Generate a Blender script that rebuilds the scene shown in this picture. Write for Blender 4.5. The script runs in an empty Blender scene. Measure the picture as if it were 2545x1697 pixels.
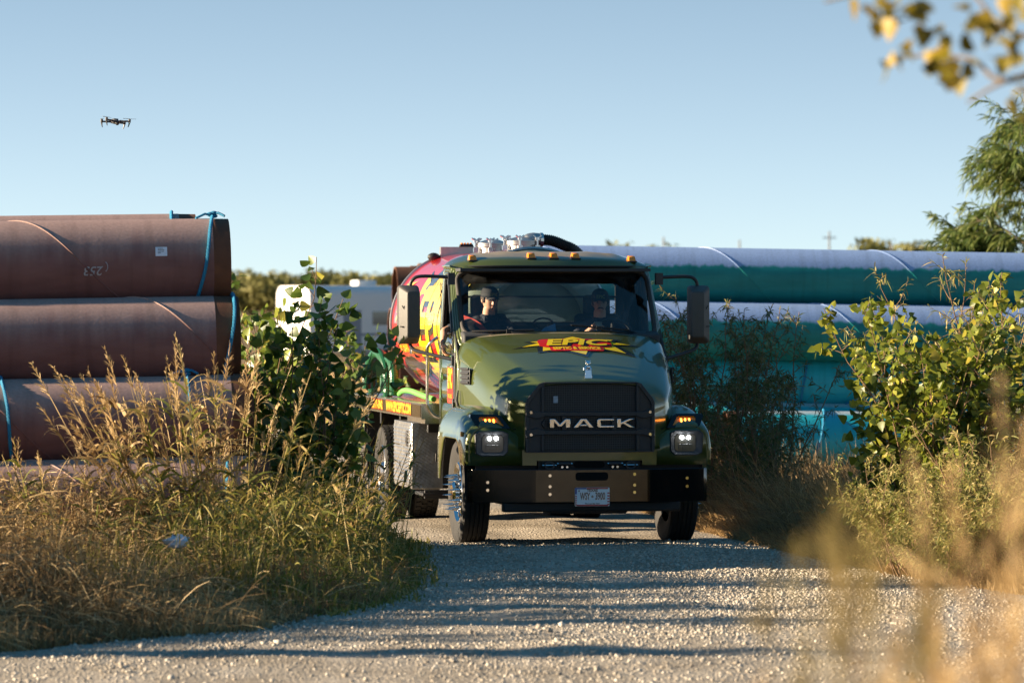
import bpy, bmesh, math, random
import numpy as np
from mathutils import Vector, Matrix
from mathutils.bvhtree import BVHTree
R = math.radians
PI = math.pi
scn = bpy.context.scene
col = scn.collection

# ------------------------------------------------------------------ camera, sky, sun, exposure
F_PX, HORIZON, CAM_H = 10800.0, 757.0, 2.35          # focal length and horizon in photo pixels (2545 wide)
cam_d = bpy.data.cameras.new('camera'); cam = bpy.data.objects.new('camera', cam_d); col.objects.link(cam)
cam.location = (0, 0, CAM_H); cam.rotation_euler = (R(90 - 0.485), 0, 0)
cam_d.sensor_width = 36; cam_d.lens = 36 * F_PX / 2545; cam_d.clip_start = 0.5; cam_d.clip_end = 8000
cam_d.dof.use_dof = True; cam_d.dof.focus_distance = 42.3; cam_d.dof.aperture_fstop = 3.0; cam_d.dof.aperture_blades = 9
scn.camera = cam

SUN_EL, SUN_BACK = 13.0, -1.0                          # elevation; degrees behind the picture plane, from the left
to_sun = Vector((-math.cos(R(SUN_EL)) * math.cos(R(SUN_BACK)), math.cos(R(SUN_EL)) * math.sin(R(SUN_BACK)), math.sin(R(SUN_EL))))
world = bpy.data.worlds.new('World'); scn.world = world; world.use_nodes = True
wn, wl = world.node_tree.nodes, world.node_tree.links
wn.clear()
w_out = wn.new('ShaderNodeOutputWorld'); w_bg = wn.new('ShaderNodeBackground'); sky = wn.new('ShaderNodeTexSky')
sky.sky_type = 'NISHITA'; sky.sun_disc = False; sky.sun_elevation = R(SUN_EL); sky.sun_rotation = R(-90 + SUN_BACK)
sky.altitude = 150; sky.air_density = 1.0; sky.dust_density = 0.7; sky.ozone_density = 1.7
w_tc = wn.new('ShaderNodeTexCoord'); w_sep = wn.new('ShaderNodeSeparateXYZ'); w_com = wn.new('ShaderNodeCombineXYZ')
w_z = wn.new('ShaderNodeMath'); w_z.operation = 'MULTIPLY_ADD'; w_z.inputs[1].default_value = 3.8; w_z.inputs[2].default_value = 0.085
wl.new(w_tc.outputs['Generated'], w_sep.inputs[0]); wl.new(w_sep.outputs[0], w_com.inputs[0]); wl.new(w_sep.outputs[1], w_com.inputs[1])
wl.new(w_sep.outputs[2], w_z.inputs[0]); wl.new(w_z.outputs[0], w_com.inputs[2]); wl.new(w_com.outputs[0], sky.inputs[0])
w_hs = wn.new('ShaderNodeHueSaturation'); w_sat = wn.new('ShaderNodeMapRange'); w_sat.inputs[1].default_value = 0.0; w_sat.inputs[2].default_value = 0.30; w_sat.inputs[3].default_value = 0.62; w_sat.inputs[4].default_value = 1.30   # the sky is a deeper blue higher up
wl.new(w_sep.outputs[2], w_sat.inputs[0]); wl.new(w_sat.outputs[0], w_hs.inputs['Saturation']); w_hs.inputs['Hue'].default_value = 0.486
wl.new(sky.outputs[0], w_hs.inputs['Color']); wl.new(w_hs.outputs[0], w_bg.inputs[0]); w_bg.inputs[1].default_value = 0.076
wl.new(w_bg.outputs[0], w_out.inputs[0])
sun_d = bpy.data.lights.new('sun', 'SUN'); sun = bpy.data.objects.new('sun', sun_d); col.objects.link(sun)
sun_d.energy = 4.8; sun_d.angle = R(0.55); sun_d.color = (1.0, 0.80, 0.56)
sun.rotation_euler = to_sun.to_track_quat('Z', 'Y').to_euler()
scn.view_settings.view_transform = 'Standard'; scn.view_settings.look = 'None'
scn.view_settings.exposure = 1.80; scn.view_settings.gamma = 1.0
scn.render.engine = 'CYCLES'
scn.cycles.max_bounces = 8; scn.cycles.transparent_max_bounces = 12; scn.cycles.use_denoising = True
scn.cycles.caustics_reflective = False; scn.cycles.caustics_refractive = False

def at(px, py, d):                                    # real point at distance d that the photo shows at pixel px, py
    return Vector(((px - 1272.5) / F_PX * d, d, CAM_H - (py - HORIZON) / F_PX * d))

# ------------------------------------------------------------------ small toolkit
def new_mat(name):
    m = bpy.data.materials.new(name); m.use_nodes = True
    return m, m.node_tree.nodes, m.node_tree.links, m.node_tree.nodes['Principled BSDF']
def setp(b, color=None, rough=None, metal=None, coat=None, spec=None, emit=None, estr=None, trans=None):
    if color is not None: b.inputs['Base Color'].default_value = (*color, 1)
    if rough is not None: b.inputs['Roughness'].default_value = rough
    if metal is not None: b.inputs['Metallic'].default_value = metal
    if coat is not None: b.inputs['Coat Weight'].default_value = coat; b.inputs['Coat Roughness'].default_value = 0.03
    if spec is not None: b.inputs['Specular IOR Level'].default_value = spec
    if emit is not None: b.inputs['Emission Color'].default_value = (*emit, 1); b.inputs['Emission Strength'].default_value = estr
    if trans is not None: b.inputs['Transmission Weight'].default_value = trans
def mat(name, color, rough=0.5, metal=0.0, vary=0.0, vscale=8.0, bump=0.0, bscale=60.0, **k):
    m, n, l, b = new_mat(name); setp(b, color, rough, metal, **k)
    tc = n.new('ShaderNodeTexCoord')
    if vary:
        t = n.new('ShaderNodeTexNoise'); t.inputs['Scale'].default_value = vscale; t.inputs['Detail'].default_value = 6
        l.new(tc.outputs['Object'], t.inputs['Vector'])
        mx = n.new('ShaderNodeMix'); mx.data_type = 'RGBA'
        mx.inputs[6].default_value = (*[c * (1 - vary) for c in color], 1); mx.inputs[7].default_value = (*[min(1, c * (1 + vary)) for c in color], 1)
        l.new(t.outputs[0], mx.inputs[0]); l.new(mx.outputs[2], b.inputs['Base Color'])
    if bump:
        t = n.new('ShaderNodeTexNoise'); t.inputs['Scale'].default_value = bscale; t.inputs['Detail'].default_value = 4
        l.new(tc.outputs['Object'], t.inputs['Vector'])
        bp = n.new('ShaderNodeBump'); bp.inputs['Strength'].default_value = bump; bp.inputs['Distance'].default_value = 0.01
        l.new(t.outputs[0], bp.inputs['Height']); l.new(bp.outputs[0], b.inputs['Normal'])
    return m
def ramp(n, stops):
    r = n.new('ShaderNodeValToRGB'); e = r.color_ramp.elements
    while len(e) < len(stops): e.new(0.5)
    for i, (p, c) in enumerate(stops): e[i].position = p; e[i].color = (*c, 1)
    return r
def leaf_mat(name, stops, rough=0.5, trans=0.35, spec=0.4):      # colour from the 'tint' of each leaf or blade
    m, n, l, b = new_mat(name)
    a = n.new('ShaderNodeAttribute'); a.attribute_name = 'tint'
    r = ramp(n, stops); l.new(a.outputs['Fac'], r.inputs[0]); l.new(r.outputs[0], b.inputs['Base Color'])
    setp(b, rough=rough, spec=spec)
    t = n.new('ShaderNodeBsdfTranslucent'); l.new(r.outputs[0], t.inputs[0])
    mx = n.new('ShaderNodeMixShader'); mx.inputs[0].default_value = trans
    l.new(b.outputs[0], mx.inputs[1]); l.new(t.outputs[0], mx.inputs[2]); l.new(mx.outputs[0], n['Material Output'].inputs[0])
    return m

def tag(o, label=None, cat=None, group=None, kind=None):
    if label: o['label'] = label
    if cat: o['category'] = cat
    if group: o['group'] = group
    if kind: o['kind'] = kind
    return o
def empty(name, loc=(0, 0, 0), rz=0.0, parent=None):
    o = bpy.data.objects.new(name, None); col.objects.link(o); o.location = loc; o.rotation_euler = (0, 0, rz); o.empty_display_size = 0.2
    if parent: o.parent = parent
    return o
def copy_tree(o, parent=None):
    c = o.copy(); col.objects.link(c)
    if parent: c.parent = parent
    for ch in o.children: copy_tree(ch, c)
    return c
def link_mesh(name, me, mats, parent=None):
    o = bpy.data.objects.new(name, me); col.objects.link(o)
    for m in (mats if isinstance(mats, (list, tuple)) else [mats]): me.materials.append(m)
    if parent: o.parent = parent
    return o

class MB:                                             # collects shapes, then links them as one mesh object
    def __init__(s): s.v = []; s.f = []; s.m = []
    def add(s, vs, fs, mi=0, M=None):
        k = len(s.v)
        s.v += [tuple(M @ Vector(v)) if M else tuple(v) for v in vs]
        s.f += [tuple(i + k for i in f) for f in fs]; s.m += [mi] * len(fs)
        return s
    def box(s, c, d, rot=(0, 0, 0), mi=0, M=None, taper=1.0):
        x, y, z = d[0] / 2, d[1] / 2, d[2] / 2
        vs = [(sx * x * (taper if sz > 0 else 1), sy * y * (taper if sz > 0 else 1), sz * z) for sz in (-1, 1) for sx, sy in ((-1, -1), (1, -1), (1, 1), (-1, 1))]
        T = Matrix.Translation(c) @ (Matrix.Rotation(rot[2], 4, 'Z') @ Matrix.Rotation(rot[1], 4, 'Y') @ Matrix.Rotation(rot[0], 4, 'X'))
        if M: T = M @ T
        return s.add(vs, [(3, 2, 1, 0), (4, 5, 6, 7), (0, 1, 5, 4), (1, 2, 6, 5), (2, 3, 7, 6), (3, 0, 4, 7)], mi, T)
    def tube(s, path, r, n=8, caps=True, closed=False, mi=0, flat=1.0):
        P = [Vector(p) for p in path]; m = len(P)
        rr = r if isinstance(r, (list, tuple)) else [r] * m
        def tang(i):
            a, b = (P[(i - 1) % m], P[(i + 1) % m]) if closed else (P[max(0, i - 1)], P[min(m - 1, i + 1)])
            t = b - a
            return t.normalized() if t.length > 1e-9 else Vector((0, 0, 1))
        t0 = tang(0); up = Vector((0, 0, 1)) if abs(t0.z) < 0.9 else Vector((1, 0, 0))
        nrm = (up - t0 * up.dot(t0)).normalized(); vs = []
        for i in range(m):
            t = tang(i); nrm = nrm - t * nrm.dot(t); nrm.normalize(); bn = t.cross(nrm)
            for k in range(n):
                a = 2 * PI * k / n
                vs.append(P[i] + (nrm * math.cos(a) + bn * math.sin(a) * flat) * rr[i])
        fs = []
        for i in range(m if closed else m - 1):
            a0, b0 = i * n, ((i + 1) % m) * n
            fs += [(a0 + k, a0 + (k + 1) % n, b0 + (k + 1) % n, b0 + k) for k in range(n)]
        if caps and not closed: fs += [tuple(range(n - 1, -1, -1)), tuple(range((m - 1) * n, m * n))]
        return s.add(vs, fs, mi)
    def lathe(s, prof, n=32, M=None, mi=0, closed=False, a0=0.0, a1=2 * PI):   # profile (radius, height) about local Z
        full = abs(a1 - a0 - 2 * PI) < 1e-6; k = n if full else n + 1
        vs = [(r * math.cos(a0 + (a1 - a0) * i / n), r * math.sin(a0 + (a1 - a0) * i / n), z) for r, z in prof for i in range(k)]
        fs = []; m = len(prof)
        for j in range(m if closed else m - 1):
            A, B = j * k, ((j + 1) % m) * k
            fs += [(A + i, A + (i + 1) % k, B + (i + 1) % k, B + i) for i in range(k if full else k - 1)]
        return s.add(vs, fs, mi, M)
    def cyl(s, a, b, r, n=16, mi=0): return s.tube([a, b], r, n, True, False, mi)
    def prism(s, poly, depth, M=None, mi=0, z0=0.0):  # outline in local XY, extruded along local Z
        n = len(poly)
        vs = [(x, y, z0) for x, y in poly] + [(x, y, z0 + depth) for x, y in poly]
        fs = [tuple(range(n - 1, -1, -1)), tuple(range(n, 2 * n))] + [(i, (i + 1) % n, n + (i + 1) % n, n + i) for i in range(n)]
        return s.add(vs, fs, mi, M)
    def grid(s, fn, us, vs_, mi=0):
        nu, nv = len(us), len(vs_)
        return s.add([fn(u, v) for u in us for v in vs_], [(i * nv + j, (i + 1) * nv + j, (i + 1) * nv + j + 1, i * nv + j + 1) for i in range(nu - 1) for j in range(nv - 1)], mi)
    def ring(s, inner, outer, mi=0):                  # strip between two loops of equal length
        n = len(inner)
        return s.add(list(inner) + list(outer), [(i, (i + 1) % n, n + (i + 1) % n, n + i) for i in range(n)], mi)
    def ball(s, c, r, n=10, mi=0, rot=None):
        prof = [(math.sin(PI * i / n), -math.cos(PI * i / n)) for i in range(n + 1)]
        rr = r if isinstance(r, (tuple, list)) else (r, r, r)
        M = Matrix.Translation(c) @ (rot or Matrix.Identity(4)) @ Matrix.Diagonal((*rr, 1))
        return s.lathe([(max(a, 1e-4), b) for a, b in prof], n + 4, M, mi)
    def mesh(s, name, smooth=35.0):
        me = bpy.data.meshes.new(name); me.from_pydata(s.v, [], s.f); me.update()
        bm = bmesh.new(); bm.from_mesh(me); bmesh.ops.recalc_face_normals(bm, faces=bm.faces); bm.to_mesh(me); bm.free()
        if any(s.m): me.polygons.foreach_set('material_index', s.m)
        if smooth:
            me.polygons.foreach_set('use_smooth', [True] * len(me.polygons)); me.set_sharp_from_angle(angle=R(smooth))
        return me
    def build(s, name, mats, parent=None, smooth=35.0, bevel=0.0, seg=2, solid=0.0, off=-1.0, moff=0, out=None):
        me = s.mesh(name, smooth)
        if out:                                       # turn every face away from a point inside the shell
            bm = bmesh.new(); bm.from_mesh(me); c = Vector(out)
            bmesh.ops.reverse_faces(bm, faces=[f for f in bm.faces if f.normal.dot(f.calc_center_median() - c) < 0]); bm.to_mesh(me); bm.free()
        o = link_mesh(name, me, mats, parent)
        if solid:
            md = o.modifiers.new('solid', 'SOLIDIFY'); md.thickness = solid; md.offset = off; md.material_offset = moff; md.material_offset_rim = moff
        if bevel:
            md = o.modifiers.new('bevel', 'BEVEL'); md.width = bevel; md.segments = seg; md.limit_method = 'ANGLE'; md.angle_limit = R(35); md.harden_normals = False
        return o

def catmull(pts, k=6):                                # smooth polyline through the points
    P = [Vector(p) for p in pts]; out = []
    for i in range(len(P) - 1):
        a, b, c, d = P[max(0, i - 1)], P[i], P[i + 1], P[min(len(P) - 1, i + 2)]
        for j in range(k):
            t = j / k
            out.append(0.5 * ((2 * b) + (c - a) * t + (2 * a - 5 * b + 4 * c - d) * t * t + (3 * b - 3 * c + d - a) * t ** 3))
    out.append(P[-1])
    return out
def rrect(x0, x1, y0, y1, r, k=5):                    # rounded rectangle outline, counter-clockwise from lower right
    pts = []
    for cx, cy, a in ((x1 - r, y0 + r, -90), (x1 - r, y1 - r, 0), (x0 + r, y1 - r, 90), (x0 + r, y0 + r, 180)):
        pts += [(cx + r * math.cos(R(a + 90 * i / k)), cy + r * math.sin(R(a + 90 * i / k))) for i in range(k + 1)]
    return pts
def text_geo(s, size=1.0, fat=0.0, shear=0.0, xs=1.0, extrude=0.0, align='CENTER'):
    cu = bpy.data.curves.new('lettering', 'FONT'); cu.body = s; cu.size = size; cu.offset = fat; cu.shear = shear; cu.extrude = extrude
    cu.align_x = align; cu.align_y = 'CENTER'; cu.resolution_u = 3
    o = bpy.data.objects.new('lettering', cu); col.objects.link(o)
    dg = bpy.context.evaluated_depsgraph_get(); me = bpy.data.meshes.new_from_object(o.evaluated_get(dg))
    vs = [(v.co.x * xs, v.co.y, v.co.z) for v in me.vertices]; fs = [tuple(p.vertices) for p in me.polygons]
    bpy.data.objects.remove(o); bpy.data.curves.remove(cu); bpy.data.meshes.remove(me)
    return vs, fs
def cut_grid(vs, fs, step):                           # cut flat artwork into cells so that it can follow a curved panel
    bm = bmesh.new(); bv = [bm.verts.new((v[0], v[1], 0)) for v in vs]
    for f in fs:
        try: bm.faces.new([bv[i] for i in f])
        except ValueError: pass
    bmesh.ops.triangulate(bm, faces=bm.faces)
    xs = [v[0] for v in vs]; ys = [v[1] for v in vs]
    for ax, lo, hi in ((0, min(xs), max(xs)), (1, min(ys), max(ys))):
        t = lo + step
        while t < hi:
            co = Vector((t, 0, 0)) if ax == 0 else Vector((0, t, 0)); no = Vector((1, 0, 0)) if ax == 0 else Vector((0, 1, 0))
            bmesh.ops.bisect_plane(bm, geom=bm.verts[:] + bm.edges[:] + bm.faces[:], plane_co=co, plane_no=no); t += step
    bm.verts.index_update()
    out = [tuple(v.co) for v in bm.verts], [tuple(v.index for v in f.verts) for f in bm.faces]
    bm.free(); return out
def decal(mb, vs, fs, fn, mi=0, step=0.06):           # artwork laid on a surface: fn(x, y) gives the point
    v2, f2 = cut_grid(vs, fs, step)
    mb.add([fn(v[0], v[1]) for v in v2], f2, mi)
def poly_geo(p): return [(x, y, 0) for x, y in p], [tuple(range(len(p)))]
def bake(o, name):                                    # modifiers applied to a plain mesh
    dg = bpy.context.evaluated_depsgraph_get(); me = bpy.data.meshes.new_from_object(o.evaluated_get(dg)); me.name = name
    return me

# ------------------------------------------------------------------ vegetation toolkit (numpy)
def np_mesh(name, V, Fq, tint=None, smooth=False):
    me = bpy.data.meshes.new(name); nf, k = Fq.shape
    me.vertices.add(len(V)); me.vertices.foreach_set('co', V.astype(np.float32).ravel())
    me.loops.add(nf * k); me.loops.foreach_set('vertex_index', Fq.astype(np.int32).ravel())
    me.polygons.add(nf); me.polygons.foreach_set('loop_start', np.arange(0, nf * k, k, dtype=np.int32))
    me.polygons.foreach_set('loop_total', np.full(nf, k, dtype=np.int32))
    if smooth: me.polygons.foreach_set('use_smooth', np.ones(nf, dtype=bool))
    me.update(calc_edges=True)
    if tint is not None:
        a = me.attributes.new('tint', 'FLOAT', 'POINT'); a.data.foreach_set('value', tint.astype(np.float32))
    return me
def unit(a): return a / np.maximum(np.linalg.norm(a, axis=-1, keepdims=True), 1e-9)
class Veg:
    def __init__(s, seed): s.r = np.random.default_rng(seed); s.V = []; s.F = []; s.T = []; s.n = 0
    def strips(s, base, dirs, L, W, droop=0.3, K=4, prof='grass', tint=None):
        base = np.asarray(base, float); N = len(base); dirs = unit(np.asarray(dirs, float))
        L = np.broadcast_to(L, N).astype(float); W = np.broadcast_to(W, N).astype(float); droop = np.broadcast_to(droop, N).astype(float)
        t = np.linspace(0, 1, K + 1)
        P = base[:, None, :] + dirs[:, None, :] * (L[:, None] * t)[:, :, None]
        P[:, :, 2] -= (droop * L)[:, None] * t ** 2
        side = unit(np.cross(dirs, unit(s.r.normal(size=(N, 3)))))
        w = {'grass': 1 - t ** 1.6 * 0.95, 'leaf': np.sin(PI * np.clip(t, 0.03, 0.98)) ** 0.8, 'stem': 1 - 0.6 * t}[prof]
        off = side[:, None, :] * (W[:, None] * w * 0.5)[:, :, None]
        V = np.stack([P - off, P + off], axis=2).reshape(-1, 3)
        idx = s.n + np.arange(N)[:, None] * (2 * (K + 1)) + (2 * np.arange(K))[None, :]
        Fq = np.stack([idx, idx + 1, idx + 3, idx + 2], axis=-1).reshape(-1, 4)
        if tint is None: tint = s.r.random(N)
        s.V.append(V); s.F.append(Fq); s.T.append(np.repeat(np.broadcast_to(tint, N), 2 * (K + 1))); s.n += len(V)
        return P
    def shapes(s, tv, tf, pos, dirs, scale, tint=None, up=None):      # many copies of one small leaf (quads)
        tv = np.asarray(tv, float); tf = np.asarray(tf, int); N = len(pos)
        y = unit(np.asarray(dirs, float)); ref = unit(s.r.normal(size=(N, 3))) if up is None else unit(np.asarray(up, float))
        x = unit(np.cross(y, ref)); z = np.cross(x, y)
        sc = np.broadcast_to(scale, N)[:, None, None]
        V = (np.asarray(pos)[:, None, :] + (tv[None, :, 0, None] * x[:, None, :] + tv[None, :, 1, None] * y[:, None, :] + tv[None, :, 2, None] * z[:, None, :]) * sc).reshape(-1, 3)
        Fq = (s.n + np.arange(N)[:, None, None] * len(tv) + tf[None]).reshape(-1, tf.shape[1])
        if tint is None: tint = s.r.random(N)
        s.V.append(V); s.F.append(Fq); s.T.append(np.repeat(np.broadcast_to(tint, N), len(tv))); s.n += len(V)
    def tubes(s, paths, r0, r1, n=4, tint=0.5):
        for P in paths:
            P = np.asarray(P, float); m = len(P); t = unit(np.gradient(P, axis=0))
            ref = np.array([0.3, 0.9, 0.1]); a = unit(np.cross(t, ref)); b = np.cross(t, a)
            rad = np.linspace(r0, r1, m) if np.isscalar(r0) else np.asarray(r0)
            ang = 2 * PI * np.arange(n) / n
            V = (P[:, None, :] + (a[:, None, :] * np.cos(ang)[None, :, None] + b[:, None, :] * np.sin(ang)[None, :, None]) * rad[:, None, None]).reshape(-1, 3)
            i = s.n + np.arange(m - 1)[:, None] * n + np.arange(n)[None]; j = s.n + np.arange(m - 1)[:, None] * n + (np.arange(n)[None] + 1) % n
            s.V.append(V); s.F.append(np.stack([i, j, j + n, i + n], -1).reshape(-1, 4)); s.T.append(np.full(len(V), tint)); s.n += len(V)
    def build(s, name, m, parent=None, smooth=False):
        return link_mesh(name, np_mesh(name, np.concatenate(s.V), np.concatenate(s.F), np.concatenate(s.T), smooth), m, parent)
def branch_paths(r, base, direction, length, n=8, wob=0.12, grav=0.0):
    d = unit(np.asarray(direction, float)); P = [np.asarray(base, float)]; st = length / n
    for i in range(n):
        d = unit(d + r.normal(size=3) * wob + np.array([0, 0, grav])); P.append(P[-1] + d * st)
    return np.array(P)
COTTON_V = [(0, 0, 0), (0.30, 0.02, 0.05), (0.52, 0.18, 0.08), (0.40, 0.52, 0.04), (0.16, 0.86, -0.01), (0, 1.06, -0.06), (-0.16, 0.86, -0.01), (-0.40, 0.52, 0.04), (-0.52, 0.18, 0.08), (-0.30, 0.02, 0.05), (0, 0.22, -0.03), (0, 0.6, -0.03)]
COTTON_F = [(0, 1, 2, 10), (10, 2, 3, 11), (11, 3, 4, 5), (11, 5, 6, 7), (10, 11, 7, 8), (0, 10, 8, 9)]
# ------------------------------------------------------------------ materials of the truck
M = {}
def paint(name, c, flake=0.15):
    m, n, l, b = new_mat(name); setp(b, c, 0.32, 0.15, coat=1.0, spec=0.4)
    tc = n.new('ShaderNodeTexCoord'); t = n.new('ShaderNodeTexNoise'); t.inputs['Scale'].default_value = 420; t.inputs['Detail'].default_value = 2
    d = n.new('ShaderNodeTexNoise'); d.inputs['Scale'].default_value = 3.0; d.inputs['Detail'].default_value = 7
    l.new(tc.outputs['Object'], t.inputs['Vector']); l.new(tc.outputs['Object'], d.inputs['Vector'])
    mx = n.new('ShaderNodeMix'); mx.data_type = 'RGBA'
    mx.inputs[6].default_value = (*[q * (1 - flake) for q in c], 1); mx.inputs[7].default_value = (*[q * (1 + flake) for q in c], 1)
    l.new(t.outputs[0], mx.inputs[0]); l.new(mx.outputs[2], b.inputs['Base Color'])
    # road dust that settled on the faces looking up
    g = n.new('ShaderNodeNewGeometry'); s = n.new('ShaderNodeSeparateXYZ'); l.new(g.outputs['Normal'], s.inputs[0])
    mr = n.new('ShaderNodeMapRange'); mr.inputs[1].default_value = 0.962; mr.inputs[2].default_value = 0.996; mr.inputs[3].default_value = 0.0; mr.inputs[4].default_value = 1.0
    l.new(s.outputs[2], mr.inputs[0])
    mu = n.new('ShaderNodeMath'); mu.operation = 'MULTIPLY'; l.new(mr.outputs[0], mu.inputs[0]); l.new(d.outputs[0], mu.inputs[1])
    mu2 = n.new('ShaderNodeMath'); mu2.operation = 'MULTIPLY'; mu2.inputs[1].default_value = 1.6; mu2.use_clamp = True; l.new(mu.outputs[0], mu2.inputs[0])
    ds = n.new('ShaderNodeBsdfDiffuse'); ds.inputs[0].default_value = (0.30, 0.25, 0.19, 1)
    ms = n.new('ShaderNodeMixShader'); l.new(mu2.outputs[0], ms.inputs[0]); l.new(b.outputs[0], ms.inputs[1]); l.new(ds.outputs[0], ms.inputs[2])
    l.new(ms.outputs[0], n['Material Output'].inputs[0])
    return m
M['green'] = paint('olive_paint', (0.068, 0.088, 0.018))
M['black'] = mat('black_plastic', (0.026, 0.027, 0.031), 0.45, vary=0.25, vscale=20, bump=0.15, bscale=300)
M['dark'] = mat('dark_steel', (0.012, 0.012, 0.013), 0.6)
M['mirror_shell'] = mat('mirror_shell', (0.075, 0.070, 0.064), 0.5, vary=0.15, vscale=10, bump=0.15, bscale=300)
M['gloss_black'] = mat('gloss_black', (0.006, 0.006, 0.007), 0.14, coat=0.25, spec=0.25)
M['interior'] = mat('dark_trim', (0.040, 0.043, 0.047), 0.7, vary=0.2)
M['seat'] = mat('grey_seat_cloth', (0.06, 0.063, 0.068), 0.85, vary=0.2)
M['chrome'] = mat('chrome', (0.78, 0.79, 0.80), 0.06, 1.0)
M['alu'] = mat('polished_aluminium', (0.62, 0.62, 0.63), 0.22, 1.0, vary=0.12, vscale=12)
M['galv'] = mat('brushed_metal', (0.48, 0.47, 0.45), 0.38, 0.9, vary=0.15, vscale=15)
M['rubber'] = mat('tyre_rubber', (0.022, 0.021, 0.020), 0.8, vary=0.35, vscale=14, bump=0.2, bscale=120)
M['gasket'] = mat('window_rubber', (0.045, 0.040, 0.036), 0.7)
M['amber'] = mat('amber_lens', (0.85, 0.27, 0.012), 0.12, coat=0.6, vary=0.15, vscale=60)
M['amber_lit'] = mat('amber_lamp', (0.9, 0.3, 0.02), 0.2, emit=(1.0, 0.30, 0.03), estr=3.0)
M['led'] = mat('white_led', (1, 1, 1), 0.3, emit=(0.95, 0.98, 1.0), estr=22.0)
M['lens'] = mat('smoked_lens', (0.10, 0.10, 0.095), 0.08, coat=1.0)
M['red'] = mat('red_wrap', (0.72, 0.020, 0.020), 0.22, coat=0.9, vary=0.1, vscale=4)
M['yellow'] = mat('yellow_wrap', (0.90, 0.66, 0.015), 0.25, coat=0.8, vary=0.06, vscale=6)
M['ink'] = mat('black_wrap', (0.02, 0.018, 0.02), 0.25, coat=0.8)
M['slate'] = mat('slate_wrap', (0.06, 0.075, 0.11), 0.25, coat=0.8)
M['white'] = mat('white_paint', (0.75, 0.75, 0.74), 0.4, vary=0.05)
M['blue_print'] = mat('blue_print', (0.06, 0.08, 0.30), 0.4)
M['red_print'] = mat('red_print', (0.55, 0.05, 0.05), 0.4)
M['hose_black'] = mat('black_corrugated_hose', (0.03, 0.028, 0.026), 0.55)
M['head'] = mat('tank_head_paint', (0.24, 0.27, 0.21), 0.4, vary=0.25, vscale=5)
def glass_mat():
    m, n, l, b = new_mat('window_glass'); n.remove(b)
    t = n.new('ShaderNodeBsdfTransparent'); t.inputs[0].default_value = (0.88, 0.93, 0.93, 1)
    g = n.new('ShaderNodeBsdfGlossy'); g.inputs['Roughness'].default_value = 0.02
    fr = n.new('ShaderNodeFresnel'); fr.inputs[0].default_value = 1.65
    tc = n.new('ShaderNodeTexCoord'); no = n.new('ShaderNodeTexNoise'); no.inputs['Scale'].default_value = 5; no.inputs['Detail'].default_value = 8; l.new(tc.outputs['Object'], no.inputs[0])
    du = ramp(n, [(0.45, (0, 0, 0)), (0.8, (0.10, 0.10, 0.10))]); l.new(no.outputs[0], du.inputs[0])
    df = n.new('ShaderNodeBsdfDiffuse'); df.inputs[0].default_value = (0.35, 0.36, 0.36, 1)
    mx = n.new('ShaderNodeMixShader'); m2 = n.new('ShaderNodeMixShader')
    l.new(fr.outputs[0], mx.inputs[0]); l.new(t.outputs[0], mx.inputs[1]); l.new(g.outputs[0], mx.inputs[2])
    l.new(du.outputs[0], m2.inputs[0]); l.new(mx.outputs[0], m2.inputs[1]); l.new(df.outputs[0], m2.inputs[2])
    l.new(m2.outputs[0], n['Material Output'].inputs[0]); return m
M['glass'] = glass_mat()
def mesh_mat():                                       # fine woven wire in front of the radiator
    m, n, l, b = new_mat('grille_wire'); setp(b, rough=0.55)
    tc = n.new('ShaderNodeTexCoord'); br = n.new('ShaderNodeTexBrick'); br.offset = 0.0
    br.inputs['Scale'].default_value = 40; br.inputs['Mortar Size'].default_value = 0.10; br.inputs['Brick Width'].default_value = 0.9; br.inputs['Row Height'].default_value = 0.9
    br.inputs['Color1'].default_value = (0.004, 0.004, 0.005, 1); br.inputs['Color2'].default_value = (0.010, 0.010, 0.011, 1); br.inputs['Mortar'].default_value = (0.05, 0.048, 0.05, 1)
    sp = n.new('ShaderNodeSeparateXYZ'); cb = n.new('ShaderNodeCombineXYZ'); l.new(tc.outputs['Object'], sp.inputs[0]); l.new(sp.outputs[0], cb.inputs[0]); l.new(sp.outputs[2], cb.inputs[1])
    l.new(cb.outputs[0], br.inputs[0]); l.new(br.outputs[0], b.inputs['Base Color']); return m
M['wire'] = mesh_mat()
def tread_plate():
    m, n, l, b = new_mat('diamond_plate'); setp(b, (0.75, 0.74, 0.73), 0.30, 0.9)
    tc = n.new('ShaderNodeTexCoord'); mp = n.new('ShaderNodeMapping'); mp.inputs['Rotation'].default_value = (0.7, 0.7, 0.785); mp.inputs['Scale'].default_value = (34, 34, 34)
    ck = n.new('ShaderNodeTexVoronoi'); ck.inputs['Scale'].default_value = 1.0; ck.inputs['Randomness'].default_value = 0.0
    l.new(tc.outputs['Object'], mp.inputs[0]); l.new(mp.outputs[0], ck.inputs['Vector'])
    bp = n.new('ShaderNodeBump'); bp.inputs['Strength'].default_value = 0.5; bp.inputs['Distance'].default_value = 0.008; bp.invert = True
    l.new(ck.outputs['Distance'], bp.inputs['Height']); l.new(bp.outputs[0], b.inputs['Normal'])
    t = n.new('ShaderNodeTexNoise'); t.inputs['Scale'].default_value = 9; l.new(tc.outputs['Object'], t.inputs[0])
    r = ramp(n, [(0.3, (0.38, 0.37, 0.36)), (0.75, (0.72, 0.71, 0.69))]); l.new(t.outputs[0], r.inputs[0]); l.new(r.outputs[0], b.inputs['Base Color'])
    return m
M['plate'] = tread_plate()
M['hose'] = mat('green_hose', (0.010, 0.085, 0.035), 0.35)
M['hose_light'] = mat('light_green_hose', (0.16, 0.50, 0.09), 0.4)

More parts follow.
